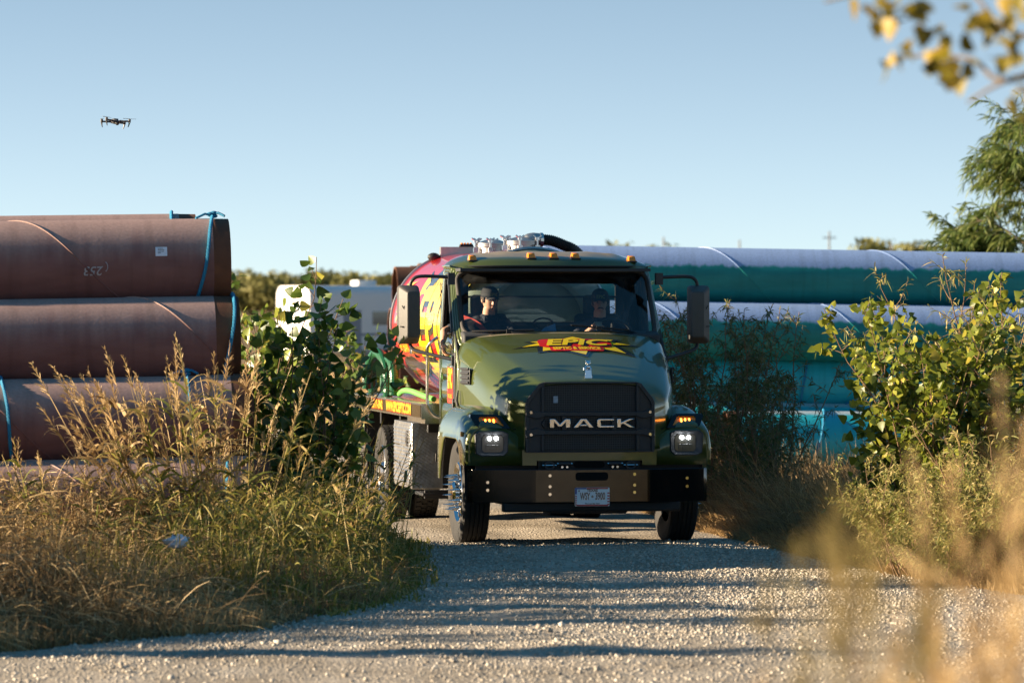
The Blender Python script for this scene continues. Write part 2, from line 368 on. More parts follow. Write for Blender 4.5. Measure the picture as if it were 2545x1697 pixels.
# ------------------------------------------------------------------ the truck (local frame: +X viewer's right, -Y forward, origin under the front axle)
TRUCK_LOC, TRUCK_RZ = (0.598, 42.9, 0.0), R(9.7)
truck = empty('septic_truck', TRUCK_LOC, TRUCK_RZ)
tag(truck, 'olive green septic tank truck with a red and yellow tank, coming down the gravel road', 'truck')
T = truck

# hood: lofted cross-sections
def hood_section(s):                                  # s = 0 at the grille, 1 at the windshield
    wt = 0.50 + 0.42 * s ** 0.75; xs = 0.637 + 0.393 * s ** 0.42; zt = 1.605 + 0.445 * s + 0.03 * math.sin(PI * s)
    zs = 1.41 + 0.53 * s ** 0.85
    crown = 0.012 + 0.02 * s
    pts = [(0, zt + crown), (wt * 0.5, zt + crown * 0.7), (wt * 0.86, zt - 0.004), (wt, zt - 0.03), (0.35 * wt + 0.65 * xs, 0.42 * zt + 0.58 * zs), (xs, zs - 0.02), (xs + 0.006 + 0.03 * min(1, s * 3), zs - 0.12 - 0.05 * s), (xs + 0.012 + 0.035 * min(1, s * 3), 1.22), (xs + 0.02 + 0.02 * min(1, s * 3), 0.95)]
    return catmull([Vector((p[0], 0, p[1])) for p in pts], 5)
hs = [i / 22 for i in range(23)]
rows = []
for s in hs:
    half = hood_section(s); y = -0.90 + 1.40 * s
    full = [Vector((-p.x, y + 0.10 * (p.x ** 2) * s, p.z)) for p in reversed(half[1:])] + [Vector((p.x, y + 0.10 * (p.x ** 2) * s, p.z)) for p in half]
    rows.append(full)
front = [Vector((p.x * 0.985, -0.925, p.z - 0.018 * max(0, (p.z - 0.95)) / 0.6)) for p in rows[0]]
rows.insert(0, front)
mb = MB(); nr = len(rows[0])
mb.add([tuple(p) for r in rows for p in r], [(i * nr + j, (i + 1) * nr + j, (i + 1) * nr + j + 1, i * nr + j + 1) for i in range(len(rows) - 1) for j in range(nr - 1)])
hood = mb.build('hood', M['green'], T, 50, solid=0.02, out=(0, -0.1, 0.9))
hood_bvh = BVHTree.FromPolygons([Vector(v) for v in mb.v], mb.f)
def on_hood(x, y, off=0.004):                         # y measured along the hood
    h = hood_bvh.ray_cast(Vector((x, y, 3)), Vector((0, 0, -1)))
    return tuple(h[0] + Vector((0, 0, off))) if h[0] else (x, y, 1.9)
# hood logo: yellow and black star behind a red plate with lettering
def hood_art(name, polys, m, off, step=0.06):
    b = MB()
    for vs, fs in polys: decal(b, vs, fs, lambda x, y: on_hood(x * 1.09 + 0.035, y, off), step=step)
    return b.build(name, m, hood, 0)
# artwork space: x across, y from the ornament (front) to the windshield
A = lambda pts: poly_geo(pts)
yc = 0.02
hood_art('logo_shadow', [A([(-0.60, -0.05 + yc), (-0.36, 0.06 + yc), (-0.46, 0.14 + yc), (-0.20, 0.16 + yc), (-0.16, 0.24 + yc), (-0.10, 0.21 + yc), (0.015, 0.31 + yc), (0.12, 0.22 + yc), (0.45, 0.225 + yc), (0.38, 0.15 + yc), (0.60, 0.06 + yc), (0.38, 0.01 + yc), (0.52, -0.30 + yc), (0.27, -0.16 + yc), (0.10, -0.22 + yc), (0.05, -0.36 + yc), (-0.10, -0.22 + yc), (-0.22, -0.18 + yc), (-0.38, -0.22 + yc), (-0.36, -0.02 + yc)])], M['ink'], 0.004)
hood_art('logo_star', [A([(-0.50, -0.02 + yc), (-0.33, 0.075 + yc), (-0.40, 0.13 + yc), (-0.17, 0.14 + yc), (-0.10, 0.185 + yc), (0.015, 0.275 + yc), (0.11, 0.195 + yc), (0.38, 0.20 + yc), (0.33, 0.13 + yc), (0.52, 0.065 + yc), (0.33, 0.03 + yc), (0.43, -0.22 + yc), (0.25, -0.12 + yc), (0.08, -0.18 + yc), (0.045, -0.29 + yc), (-0.09, -0.18 + yc), (-0.22, -0.14 + yc), (-0.33, -0.17 + yc), (-0.30, 0.0 + yc)])], M['yellow'], 0.007)
hood_art('logo_plate', [A(rrect(-0.335, 0.335, -0.075 + yc, 0.185 + yc, 0.07)), A(rrect(-0.255, 0.235, -0.185 + yc, -0.055 + yc, 0.03))], M['red'], 0.010)
def hood_text(name, s, size, cx, cy, m, off, fat=0.0, shear=0.0, xs=1.0, ys=1.0):
    vs, fs = text_geo(s, size, fat, shear, xs)
    vs = [(v[0] + cx, v[1] * ys + cy, 0) for v in vs]
    return hood_art(name, [(vs, fs)], m, off, 0.05)
hood_text('logo_letter_shadow', 'EPIC', 0.225, 0.022, 0.032 + yc, M['ink'], 0.013, 0.012, 0.22, 1.28, 1.15)
hood_text('logo_lettering', 'EPIC', 0.225, 0.0, 0.055 + yc, M['yellow'], 0.016, 0.008, 0.22, 1.28, 1.15)
hood_text('logo_line', 'SEPTIC & SERVICE', 0.077, -0.01, -0.122 + yc, M['yellow'], 0.014, 0.0035, 0.0, 0.72, 1.3)

# side air vent on each flank of the hood
for sx in (-1, 1):
    mb = MB()
    y0, y1, z0, z1 = 0.06, 0.34, 1.56, 1.72
    X = lambda y: sx * (0.637 + 0.383 * ((y + 0.9) / 1.4) ** 0.42 + 0.046)
    for poly, dp in (([(y0, z0), (y1, z0), (y1, z1), (y0, z1)], 0.012),):
        mb.add([(X(y), y, z) for y, z in poly] + [(X(y) + sx * dp, y, z) for y, z in poly], [(0, 1, 2, 3), (4, 5, 6, 7), (0, 1, 5, 4), (1, 2, 6, 5), (2, 3, 7, 6), (3, 0, 4, 7)])
    for k in range(4):
        z = z0 + 0.012 + k * 0.045
        mb.add([(X(y) + sx * d, y, z + h) for d in (0.012, 0.03) for y in (y0 + 0.01, y1 - 0.01) for h in (0, 0.022)], [(0, 1, 3, 2), (4, 5, 7, 6), (0, 1, 5, 4), (2, 3, 7, 6), (0, 2, 6, 4), (1, 3, 7, 5)])
    mb.build('hood_vent', M['black'], T, bevel=0.004)
    mb = MB(); mb.tube([(X(0.42) + sx * 0.01, 0.40, 1.28), (X(0.42) + sx * 0.035, 0.42, 1.40), (X(0.42) + sx * 0.02, 0.43, 1.50)], [0.018, 0.014, 0.008], 8); mb.box((X(0.42) + sx * 0.012, 0.40, 1.25), (0.04, 0.05, 0.12))
    mb.build('hood_latch', M['black'], T)

# fenders: lofted front wings with a wheel arch
def fender(sx):
    T0 = catmull([Vector(p + (0,)) for p in ((0.56, 1.08), (0.64, 1.135), (0.72, 1.21), (0.82, 1.30), (0.92, 1.35), (1.02, 1.362), (1.10, 1.335), (1.17, 1.27), (1.207, 1.18), (1.222, 1.06))], 3)
    ys = [-0.875, -0.865, -0.845, -0.80, -0.74, -0.68, -0.64, -0.60, -0.54, -0.46, -0.36, -0.24, -0.12, 0, 0.12, 0.24, 0.36, 0.46, 0.54, 0.60, 0.64, 0.70, 0.80]
    g = [0.66, 0.69, 0.72, 0.76, 0.81, 0.855, 0.88, 0.91, 0.945, 0.975, 0.995, 1, 1, 1, 1, 1, 1, 1, 0.99, 0.98, 0.97, 0.95, 0.90]
    inset = [0.06, 0.035, 0.015, 0.003, 0] + [0] * 18
    rws = []
    for y, gg, ins in zip(ys, g, inset):
        if abs(y) < 0.655: zl = max(0.80, 0.52 + math.sqrt(max(0, 0.66 ** 2 - y * y)))
        else: zl = 0.80 if y < 0 else 0.62
        if abs(y) < 0.655: zl = 0.80 + (zl - 0.80) * 1.0
        row = [Vector((p.x - ins * (p.x - 0.56) / 0.66, 0, 0.82 + (p.y - 0.82) * gg)) for p in T0]
        last = row[-1]
        for k in range(1, 5): row.append(Vector((last.x + 0.004 * math.sin(PI * k / 4), 0, last.z + (min(zl, last.z - 0.02) - last.z) * k / 4)))
        rws.append([(sx * p.x, y, p.z) for p in row])
    b = MB(); n = len(rws[0])
    b.add([p for r in rws for p in r], [(i * n + j, (i + 1) * n + j, (i + 1) * n + j + 1, i * n + j + 1) for i in range(len(rws) - 1) for j in range(n - 1)])
    f0 = rws[0]; k = len(b.v)                          # front panel closed down to its lower edge
    low = [(p[0], -0.872, 0.80) for p in f0]
    b.add(f0 + low, [(j, j + 1, n + j + 1, n + j) for j in range(n - 1)])
    o = b.build('fender', M['green'], T, 45, solid=0.015, out=(sx * 0.72, 0, 0.75))
    ln = MB(); ln.lathe([(0.70, -0.26), (0.685, 0.24)], 40, Matrix.Translation((sx * 0.93, 0, 0.52)) @ Matrix.Rotation(R(90), 4, 'Y') @ Matrix.Rotation(R(90), 4, 'Z'), a0=0, a1=PI)
    ln.build('arch_liner', M['dark'], o)
    return o
fender(-1); fender(1)

for sx in (-1, 1):
    b = MB(); pts = []
    for i in range(26):
        y_ = -0.86 + 1.32 * i / 25; h = hood_bvh.ray_cast(Vector((sx * 3, y_, 1.13 + 0.20 * min(1, max(0, (y_ + 0.9) / 0.5)))), Vector((-sx, 0, 0)))
        if h[0]: pts.append(h[0])
    b.tube(pts, 0.007, 5); b.build('panel_seam', M['dark'], T, 0)
# lower apron under the grille
mb = MB()
for xa, xb, z0 in ((-0.66, -0.52, 0.80), (-0.52, 0.52, 0.845), (0.52, 0.66, 0.80)):
    mb.add([(xa, -0.905, z0), (xb, -0.905, z0), (xb, -0.905, 0.95), (xa, -0.905, 0.95), (xa, -0.86, z0), (xb, -0.86, z0), (xb, -0.86, 0.95), (xa, -0.86, 0.95)], [(0, 1, 2, 3), (0, 1, 5, 4), (4, 5, 6, 7), (0, 3, 7, 4), (1, 2, 6, 5)])
mb.build('front_apron', M['green'], T)

# grille
gr = MB()
YG = -0.955
def gplate(poly, y0, depth, mb_): mb_.prism(poly, depth, Matrix(((1, 0, 0, 0), (0, 0, 1, y0), (0, 1, 0, 0), (0, 0, 0, 1))))
for s in (-1, 1):
    colp = [(s * 0.452, 0.935), (s * 0.63, 0.935), (s * 0.63, 1.40), (s * 0.615, 1.44), (s * 0.50, 1.585), (s * 0.452, 1.60)]
    gplate(colp, YG + 0.032, 0.05, gr)
    gplate([(s * 0.600, 0.935), (s * 0.634, 0.935), (s * 0.634, 1.40), (s * 0.600, 1.40)], YG + 0.004, 0.04, gr)
    gplate([(s * 0.452, 0.940), (s * 0.482, 0.940), (s * 0.482, 1.102), (s * 0.452, 1.102)], YG + 0.006, 0.04, gr)
    gplate([(s * 0.452, 1.312), (s * 0.482, 1.312), (s * 0.482, 1.57), (s * 0.452, 1.57)], YG + 0.008, 0.04, gr)
    gplate([(s * 0.634, 1.40), (s * 0.617, 1.445), (s * 0.502, 1.588), (s * 0.452, 1.603), (s * 0.452, 1.57), (s * 0.49, 1.545), (s * 0.585, 1.42), (s * 0.60, 1.38)], YG + 0.002, 0.045, gr)
    gplate([(s * 0.452, 1.272), (s * 0.452, 1.318), (s * 0.53, 1.318), (s * 0.595, 1.345), (s * 0.632, 1.345), (s * 0.632, 1.275), (s * 0.60, 1.272), (s * 0.53, 1.25)], YG - 0.004, 0.045, gr)
    gplate([(s * 0.452, 1.140), (s * 0.452, 1.094), (s * 0.53, 1.094), (s * 0.595, 1.065), (s * 0.632, 1.065), (s * 0.632, 1.135), (s * 0.60, 1.140), (s * 0.53, 1.162)], YG - 0.004, 0.045, gr)
    gplate([(s * 0.482, 1.20), (s * 0.452, 1.25), (s * 0.452, 1.16)], YG, 0.04, gr)
gplate([(-0.46, 1.275), (0.46, 1.275), (0.46, 1.316), (-0.46, 1.316)], YG - 0.002, 0.05, gr)
gplate([(-0.46, 1.098), (0.46, 1.098), (0.46, 1.138), (-0.46, 1.138)], YG - 0.002, 0.05, gr)
gplate([(-0.452, 1.588), (0.452, 1.588), (0.452, 1.604), (-0.452, 1.604)], YG + 0.001, 0.05, gr)
gplate([(-0.63, 0.925), (0.63, 0.925), (0.63, 0.938), (-0.63, 0.938)], YG + 0.003, 0.05, gr)
for x in (-0.255, 0.235): gplate([(x - 0.025, 1.138), (x + 0.025, 1.138), (x + 0.025, 1.276), (x - 0.025, 1.276)], YG + 0.010, 0.03, gr)
grille = gr.build('grille', M['black'], T, 30, bevel=0.004)
b = MB(); b.box((0, YG + 0.055, 1.265), (0.93, 0.01, 0.66)); b.build('grille_screen', M['wire'], grille)
for x, z in ((-0.585, 1.312), (0.585, 1.312), (-0.585, 1.098), (0.585, 1.098)):
    b = MB(); b.cyl((x, YG - 0.002, z), (x, YG - 0.016, z), 0.014, 10); b.build('bolt', M['chrome'], grille)
# chrome letters of the maker's name
L = {'M': [[(0, 0), (0, 1), (0.28, 1), (0.52, 0.42), (0.80, 1), (1.05, 1), (1.05, 0), (0.80, 0), (0.80, 0.55), (0.60, 0.12), (0.44, 0.12), (0.25, 0.55), (0.25, 0)]],
     'A': [[(0, 0), (0.40, 1), (0.70, 1), (1.10, 0), (0.86, 0), (0.78, 0.20), (0.32, 0.20), (0.24, 0)]],
     'C': [[(0.0, 0.16), (0.0, 0.84), (0.12, 1), (1.0, 1), (1.0, 0.76), (0.24, 0.76), (0.24, 0.24), (1.0, 0.24), (1.0, 0), (0.12, 0)]],
     'K': [[(0, 0), (0, 1), (0.25, 1), (0.25, 0.60), (0.70, 1), (1.05, 1), (0.52, 0.55), (1.05, 0), (0.72, 0), (0.36, 0.40), (0.25, 0.34), (0.25, 0)]]}
x = -0.405
for ch, wd in (('M', 0.205), ('A', 0.205), ('C', 0.17), ('K', 0.18)):
    w0 = max(p[0] for p in L[ch][0]); b = MB()
    poly = [(x + p[0] / w0 * wd, 1.162 + p[1] * 0.088) for p in L[ch][0]]
    if ch == 'A':                                      # two slanted legs and the bar of the A
        q = lambda pts: [(x + a / 1.10 * wd, 1.162 + c * 0.088) for a, c in pts]
        gplate(q([(0, 0), (0.40, 1), (0.70, 1), (1.10, 0), (0.84, 0), (0.77, 0.18), (0.685, 0.40), (0.55, 0.76), (0.415, 0.40), (0.33, 0.18), (0.26, 0)]), YG - 0.016, 0.03, b)
        gplate(q([(0.33, 0.18), (0.77, 0.18), (0.685, 0.40), (0.415, 0.40)]), YG - 0.015, 0.028, b)
    else: gplate(poly, YG - 0.016, 0.03, b)
    b.build('badge_letter', M['chrome'], grille, 20, bevel=0.006)
    x += wd + 0.027
b = MB(); b.box((-0.335, YG + 0.046, 1.435), (0.045, 0.006, 0.065)); b.build('sticker', mat('grey_sticker', (0.4, 0.42, 0.48), 0.6, vary=0.5, vscale=60), grille)

# hood ornament: a small chrome dog standing on a plinth
b = MB()
b.box((0.0, -0.80, 1.668), (0.075, 0.09, 0.10), taper=0.82)
b.ball((0, -0.79, 1.745), (0.030, 0.045, 0.036), 8); b.ball((0, -0.825, 1.785), (0.028, 0.026, 0.026), 8); b.ball((0, -0.85, 1.777), (0.016, 0.014, 0.013), 6)
for s in (-1, 1):
    b.tube([(s * 0.020, -0.815, 1.75), (s * 0.030, -0.825, 1.715)], [0.013, 0.011], 6); b.tube([(s * 0.022, -0.755, 1.74), (s * 0.026, -0.755, 1.712)], [0.014, 0.011], 6)
    b.tube([(s * 0.018, -0.815, 1.80), (s * 0.027, -0.812, 1.818)], [0.008, 0.004], 5)
b.build('hood_ornament', M['chrome'], T, 40, bevel=0.003)

# bumper with swept ends, winch slot, bolts and plate
mb = MB()
xs_ = [-1.18, -1.14, -0.60, -0.56, 0.56, 0.60, 1.14, 1.18]; yy = [-0.80, -0.855, -1.0, -1.005, -1.005, -1.0, -0.855, -0.80]
prof = [(0.06, 0.765), (0.004, 0.765), (0.0, 0.758), (0.0, 0.45), (0.004, 0.443), (0.06, 0.443)]
vs = [(x_, y_ + d, z_) for x_, y_ in zip(xs_, yy) for d, z_ in prof]; n = len(prof)
mb.add(vs, [(i * n + j, (i + 1) * n + j, (i + 1) * n + j + 1, i * n + j + 1) for i in range(7) for j in range(n - 1)])
bumper = mb.build('bumper', M['gloss_black'], T, 25)
M['plate_metal'] = mat('gravel_brown_metal', (0.075, 0.060, 0.045), 0.22, 0.9, vary=0.3, vscale=9)  # metal plate with the brown of reflected gravel put into its colour
b = MB(); gplate([(-0.545, 0.452), (0.55, 0.452), (0.55, 0.756), (-0.545, 0.756)], -1.009, 0.006, b); b.build('centre_plate', M['plate_metal'], bumper)
b = MB(); b.box((0.02, -0.88, 0.40), (1.75, 0.10, 0.10)); b.box((0.0, -0.86, 0.36), (0.75, 0.08, 0.06)); b.build('valance', M['dark'], T, bevel=0.02)
b = MB(); b.box((0, -0.86, 0.80), (1.0, 0.04, 0.10)); b.box((0, -0.80, 0.70), (2.2, 0.03, 0.3)); b.build('crossmember', M['dark'], T)
for poly, nm in ((rrect(-0.158, 0.162, 0.655, 0.735, 0.028), 'slot'), (rrect(-0.15, 0.15, 0.775, 0.835, 0.028), 'slot')):
    b = MB(); gplate(poly, -1.0125 if poly[0][1] < 0.7 else -0.893, 0.012, b); b.build(nm, mat('hollow', (0.001, 0.001, 0.001), 1.0) if nm not in M else M[nm], bumper)  # flat black plates painted as the shade inside the openings
for x_, zz in ((-0.41, (0.705, 0.60, 0.525)), (0.42, (0.715, 0.61, 0.54)), (-1.0, (0.64, 0.565)), (0.96, (0.67, 0.59))):
    for z_ in zz:
        y_ = -1.009 if abs(x_) < 0.5 else -0.86 - 0.145 * (1.14 - abs(x_)) / 0.54
        b = MB(); b.cyl((x_, y_ + 0.02, z_), (x_, y_ - 0.014, z_), 0.015, 10); b.build('bolt', M['chrome'], bumper)
for x_ in (-0.40, 0.40):
    b = MB(); b.tube([(x_ + 0.045 * math.cos(a), -0.93, 0.80 + 0.032 * math.sin(a)) for a in [2 * PI * i / 14 for i in range(14)]], 0.012, 6, closed=True); b.cyl((x_ - 0.07, -0.93, 0.80), (x_ + 0.07, -0.93, 0.80), 0.010, 8, 1)
    b.build('tow_hook', [M['black'], M['alu']], bumper)
    x2 = x_ * 0.62; b = MB(); b.cyl((x2 - 0.06, -0.92, 0.815), (x2 + 0.06, -0.92, 0.815), 0.018, 10); b.cyl((x2 - 0.075, -0.92, 0.815), (x2 + 0.075, -0.92, 0.815), 0.012, 8, 1)
    for d in (-0.024, 0.024): b.cyl((x2 + d, -0.90, 0.783), (x2 + d, -0.925, 0.783), 0.012, 8, 1)
    b.build('tow_bracket', [M['black'], M['alu']], bumper)
# licence plate
yp = -1.016
b = MB(); gplate(rrect(-0.165, 0.175, 0.408, 0.588, 0.012), yp, 0.008, b); pl = b.build('licence_plate', mat('plate_white', (0.90, 0.90, 0.92), 0.35), T)
b = MB()
for k in range(5): gplate([(0.153, 0.42 + k * 0.027), (0.173, 0.42 + k * 0.027), (0.173, 0.433 + k * 0.027), (0.153, 0.433 + k * 0.027)], yp - 0.003, 0.003, b); gplate([(-0.163, 0.42 + k * 0.02), (-0.146, 0.42 + k * 0.02), (-0.146, 0.43 + k * 0.02), (-0.163, 0.43 + k * 0.02)], yp - 0.003, 0.003, b)
gplate([(-0.15, 0.410), (0.16, 0.410), (0.16, 0.424), (-0.15, 0.424)], yp - 0.003, 0.003, b); gplate([(-0.05, 0.574), (0.16, 0.574), (0.16, 0.586), (-0.05, 0.586)], yp - 0.003, 0.003, b)
b.build('plate_frame', M['red_print'], pl)
b = MB(); gplate([(-0.163, 0.574), (-0.052, 0.574), (-0.052, 0.586), (-0.163, 0.586)], yp - 0.003, 0.003, b); gplate([(-0.163, 0.525), (-0.146, 0.525), (-0.146, 0.573), (-0.163, 0.573)], yp - 0.003, 0.003, b); b.build('plate_frame', M['blue_print'], pl)
def plate_text(s, size, cx, cz, fat, xs):
    vs, fs = text_geo(s, size, fat, 0, xs); return [(v[0] + cx, yp - 0.004, v[1] + cz) for v in vs], fs
b = MB()
for a in (('WSY', 0.098, -0.066, 0.502, 0.002, 0.47), ('3900', 0.098, 0.082, 0.502, 0.002, 0.50), ('TEXAS', 0.036, 0.005, 0.560, 0.0012, 1.0), ('The Lone Star State', 0.018, 0.005, 0.434, 0.0005, 1.0)): b.add(*plate_text(*a))
b.add([(0.004 + p[0] * 0.013, yp - 0.004, 0.502 + p[1] * 0.013) for p in ((-1, 0.1), (-0.2, 0.2), (-0.2, 1), (0.3, 1), (0.3, 0.4), (1, 0.2), (0.9, -0.3), (0.1, -1), (-0.3, -0.4), (-0.6, -0.5))], [tuple(range(10))])
b.add([(-0.125 + (0.013 if i % 2 == 0 else 0.005) * math.sin(2 * PI * i / 10), yp - 0.004, 0.557 + (0.013 if i % 2 == 0 else 0.005) * math.cos(2 * PI * i / 10)) for i in range(10)], [tuple(range(10))])
b.build('lettering', M['ink'], pl, 0)

# headlights and turn signals, set into each wing
for sx in (-1, 1):
    b = MB(); fr = lambda pts: [(sx * x_, z_) for x_, z_ in pts]
    b2 = rrect(0.80, 1.115, 0.895, 1.13, 0.03)
    outer = [(0.80, 0.93), (0.84, 0.893), (1.06, 0.89), (1.115, 0.915), (1.125, 1.10), (1.09, 1.132), (0.85, 1.135), (0.795, 1.11)]
    inner = [(0.845, 0.955), (0.865, 0.93), (1.03, 0.93), (1.05, 0.95), (1.05, 1.07), (1.03, 1.092), (0.865, 1.092), (0.845, 1.07)]
    n = 8; b.add([(sx * p[0], -0.868, p[1]) for p in outer] + [(sx * p[0], -0.905, p[1]) for p in outer] + [(sx * (p[0] * 0.9 + 0.1 * q[0]), -0.912, p[1] * 0.9 + 0.1 * q[1]) for p, q in zip(outer, inner)] + [(sx * p[0], -0.885, p[1]) for p in inner],
          [(r * n + j, r * n + (j + 1) % n, (r + 1) * n + (j + 1) % n, (r + 1) * n + j) for r in range(3) for j in range(n)])
    hl = b.build('headlight', M['black'], T, 30, bevel=0.004)
    b = MB(); b.prism([(sx * p[0], p[1]) for p in inner], 0.012, Matrix(((1, 0, 0, 0), (0, 0, 1, -0.890), (0, 1, 0, 0), (0, 0, 0, 1)))); b.build('lens', M['lens'], hl, 30)
    for k in (0.915, 0.980):
        b = MB(); b.ball((sx * k, -0.892, 1.062), (0.019, 0.010, 0.017), 8); b.build('led', M['led'], hl)
        b = MB()
        for dx in (-0.02, 0.02): b.box((sx * k + dx, -0.8925, 0.975), (0.030, 0.006, 0.05))
        b.build('reflector', M['lens'], hl, bevel=0.003)
    # turn signal
    o2 = [(0.77, 1.155), (1.07, 1.16), (1.10, 1.18), (1.15, 1.265), (1.145, 1.29), (0.89, 1.29), (0.85, 1.275)]
    i2 = [(0.83, 1.18), (1.045, 1.18), (1.06, 1.19), (1.07, 1.255), (1.05, 1.268), (0.90, 1.268), (0.885, 1.26)]
    n = 7; lean = lambda z_: -0.855 + (z_ - 1.16) * 0.9
    b = MB(); b.add([(sx * p[0], lean(p[1]) + 0.06, p[1]) for p in o2] + [(sx * p[0], lean(p[1]) - 0.02, p[1]) for p in o2] + [(sx * p[0], lean(p[1]) - 0.022, p[1]) for p in i2] + [(sx * p[0], lean(p[1]) + 0.01, p[1]) for p in i2],
          [(r * n + j, r * n + (j + 1) % n, (r + 1) * n + (j + 1) % n, (r + 1) * n + j) for r in range(3) for j in range(n)])
    ts = b.build('turn_signal', M['gloss_black'], T, 30)
    b = MB(); b.add([(sx * p[0], lean(p[1]) - 0.006, p[1]) for p in i2] + [(sx * p[0], lean(p[1]) + 0.012, p[1]) for p in i2], [tuple(range(n)), tuple(range(2 * n - 1, n - 1, -1))] + [(j, (j + 1) % n, n + (j + 1) % n, n + j) for j in range(n)])
    b.build('lens', M['amber'], ts)
    for k in (0.925, 0.965, 1.005):
        b = MB(); b.box((sx * k, lean(1.222) - 0.010, 1.222), (0.014, 0.014, 0.05), rot=(R(-42), 0, 0)); b.build('led', M['amber_lit'], ts)
    b = MB(); b.box((sx * 1.221, -0.70, 1.10), (0.02, 0.06, 0.05)); b.build('side_marker', M['amber'], T, bevel=0.006)
# ------------------------------------------------------------------ cab shell
def wsy(x_, z_):                                      # depth of the windshield plane at x, z
    t = (z_ - 2.05) / 0.63
    return 0.47 + 0.50 * t + 0.17 * x_ * x_ + (0.10 * abs(x_) ** 6 if abs(x_) < 1.2 else 0.3)
HW = lambda z_: 1.065 if z_ < 2.0 else 1.065 - 0.045 * (z_ - 2.0) / 0.74     # half width of the cab
N5 = 6
hole_f = rrect(-0.975, 0.985, 2.03, 2.685, 0.11, N5)
def out_loop(hole, x0, x1, z0, z1):                   # matching loop on the panel's outer edge
    out = []; q = len(hole) // 4; mixf = lambda a, b_, f: a + (b_ - a) * f
    for c, (X, Z) in enumerate(((x1, z0), (x1, z1), (x0, z1), (x0, z0))):
        seg = hole[c * q:(c + 1) * q]
        for i in range(q):
            f = 2 * i / (q - 1)
            if c % 2 == 0: out.append((mixf(seg[0][0], X, f), Z) if f <= 1 else (X, mixf(Z, seg[-1][1], f - 1)))
            else: out.append((X, mixf(seg[0][1], Z, f)) if f <= 1 else (mixf(X, seg[-1][0], f - 1), Z))
    return out
def panel(mb_, hole, x0, x1, z0, z1, fn, k=4):
    o_ = out_loop(hole, x0, x1, z0, z1)
    for s in range(k):
        a = [fn(h[0] + (q[0] - h[0]) * s / k, h[1] + (q[1] - h[1]) * s / k) for h, q in zip(hole, o_)]
        b_ = [fn(h[0] + (q[0] - h[0]) * (s + 1) / k, h[1] + (q[1] - h[1]) * (s + 1) / k) for h, q in zip(hole, o_)]
        mb_.ring(a, b_)
cab = MB()
ZT = 2.745
fx = lambda x_, z_: x_ * HW(z_) / 1.0
panel(cab, [(x_ / HW(z_), z_) for x_, z_ in hole_f], -1, 1, 1.90, ZT, lambda x_, z_: (x_ * HW(z_), wsy(x_ * HW(z_), z_), z_))
CR = 1.74                                             # back of the cab
for s in (-1, 1):                                     # sides, with door windows
    hole = rrect(0.0, 1.0, 2.10, 2.60, 0.05, N5)
    def side(u, z_, s=s): return (s * HW(z_), u, z_)
    h = []
    for u, z_ in rrect(0.88, 1.52, 2.06, 2.62, 0.05, N5):
        h.append((max(u, wsy(1.06, z_) + 0.07), z_))
    q = len(h) // 4; o_ = out_loop(h, 0.5, CR, 1.12, ZT)
    o_ = [((lambda w: w + (u - 0.5) * (CR - w) / (CR - 0.5))(wsy(HW(z_), z_)) if z_ > 1.95 else u, z_) for u, z_ in o_]
    for st in range(4):
        cab.ring([side(a[0] + (b_[0] - a[0]) * st / 4, a[1] + (b_[1] - a[1]) * st / 4) for a, b_ in zip(h, o_)], [side(a[0] + (b_[0] - a[0]) * (st + 1) / 4, a[1] + (b_[1] - a[1]) * (st + 1) / 4) for a, b_ in zip(h, o_)])
panel(cab, rrect(-0.78, 0.78, 2.16, 2.58, 0.05, N5), -HW(2.0), HW(2.0), 1.12, ZT, lambda x_, z_: (max(-HW(z_), min(HW(z_), x_)), CR, z_))
def roof_pt(u, v):                                    # u across, v from front edge to back
    x_ = u * HW(ZT); yf = wsy(x_, ZT); y_ = yf + (CR - yf) * v
    d = max(0.0, y_ - yf)
    g = 0.40 * (1 - math.exp(-(d / 0.045) ** 1.3)) + 0.60 * (math.sin(PI / 2 * min(1, d / 0.70)))
    back = 1 - max(0, (v - 0.85) / 0.15) ** 2 * 0.35
    xx = (1 - abs(u) ** 4.5) ** 0.6 if abs(u) < 1 else 0
    rib = 0.010 * (math.exp(-((abs(x_) - 0.42) / 0.035) ** 2) + math.exp(-((abs(x_) - 0.74) / 0.035) ** 2)) * min(1, max(0, (d - 0.12) * 6))
    return (x_, y_, ZT + 0.150 * g * xx * back + rib)
us = [math.sin(PI / 2 * (i / 28 * 2 - 1)) for i in range(29)]
vs_ = [0, 0.01, 0.025, 0.04, 0.055, 0.07, 0.09, 0.10, 0.08, 0.12, 0.17, 0.23, 0.30, 0.38, 0.5, 0.62, 0.74, 0.85, 0.93, 1.0]
cab.grid(roof_pt, us, vs_)
cabo = cab.build('cab', [M['green'], M['interior']], T, 40, solid=0.03, off=-1.0, moff=1, out=(0, 1.2, 2.0))
# inner floor and lower firewall keep the interior dark
b = MB(); b.box((0, 1.1, 1.16), (2.02, 1.15, 0.04)); b.box((0, 0.56, 1.55), (2.0, 0.04, 0.8)); b.build('cab_floor', M['interior'], T)
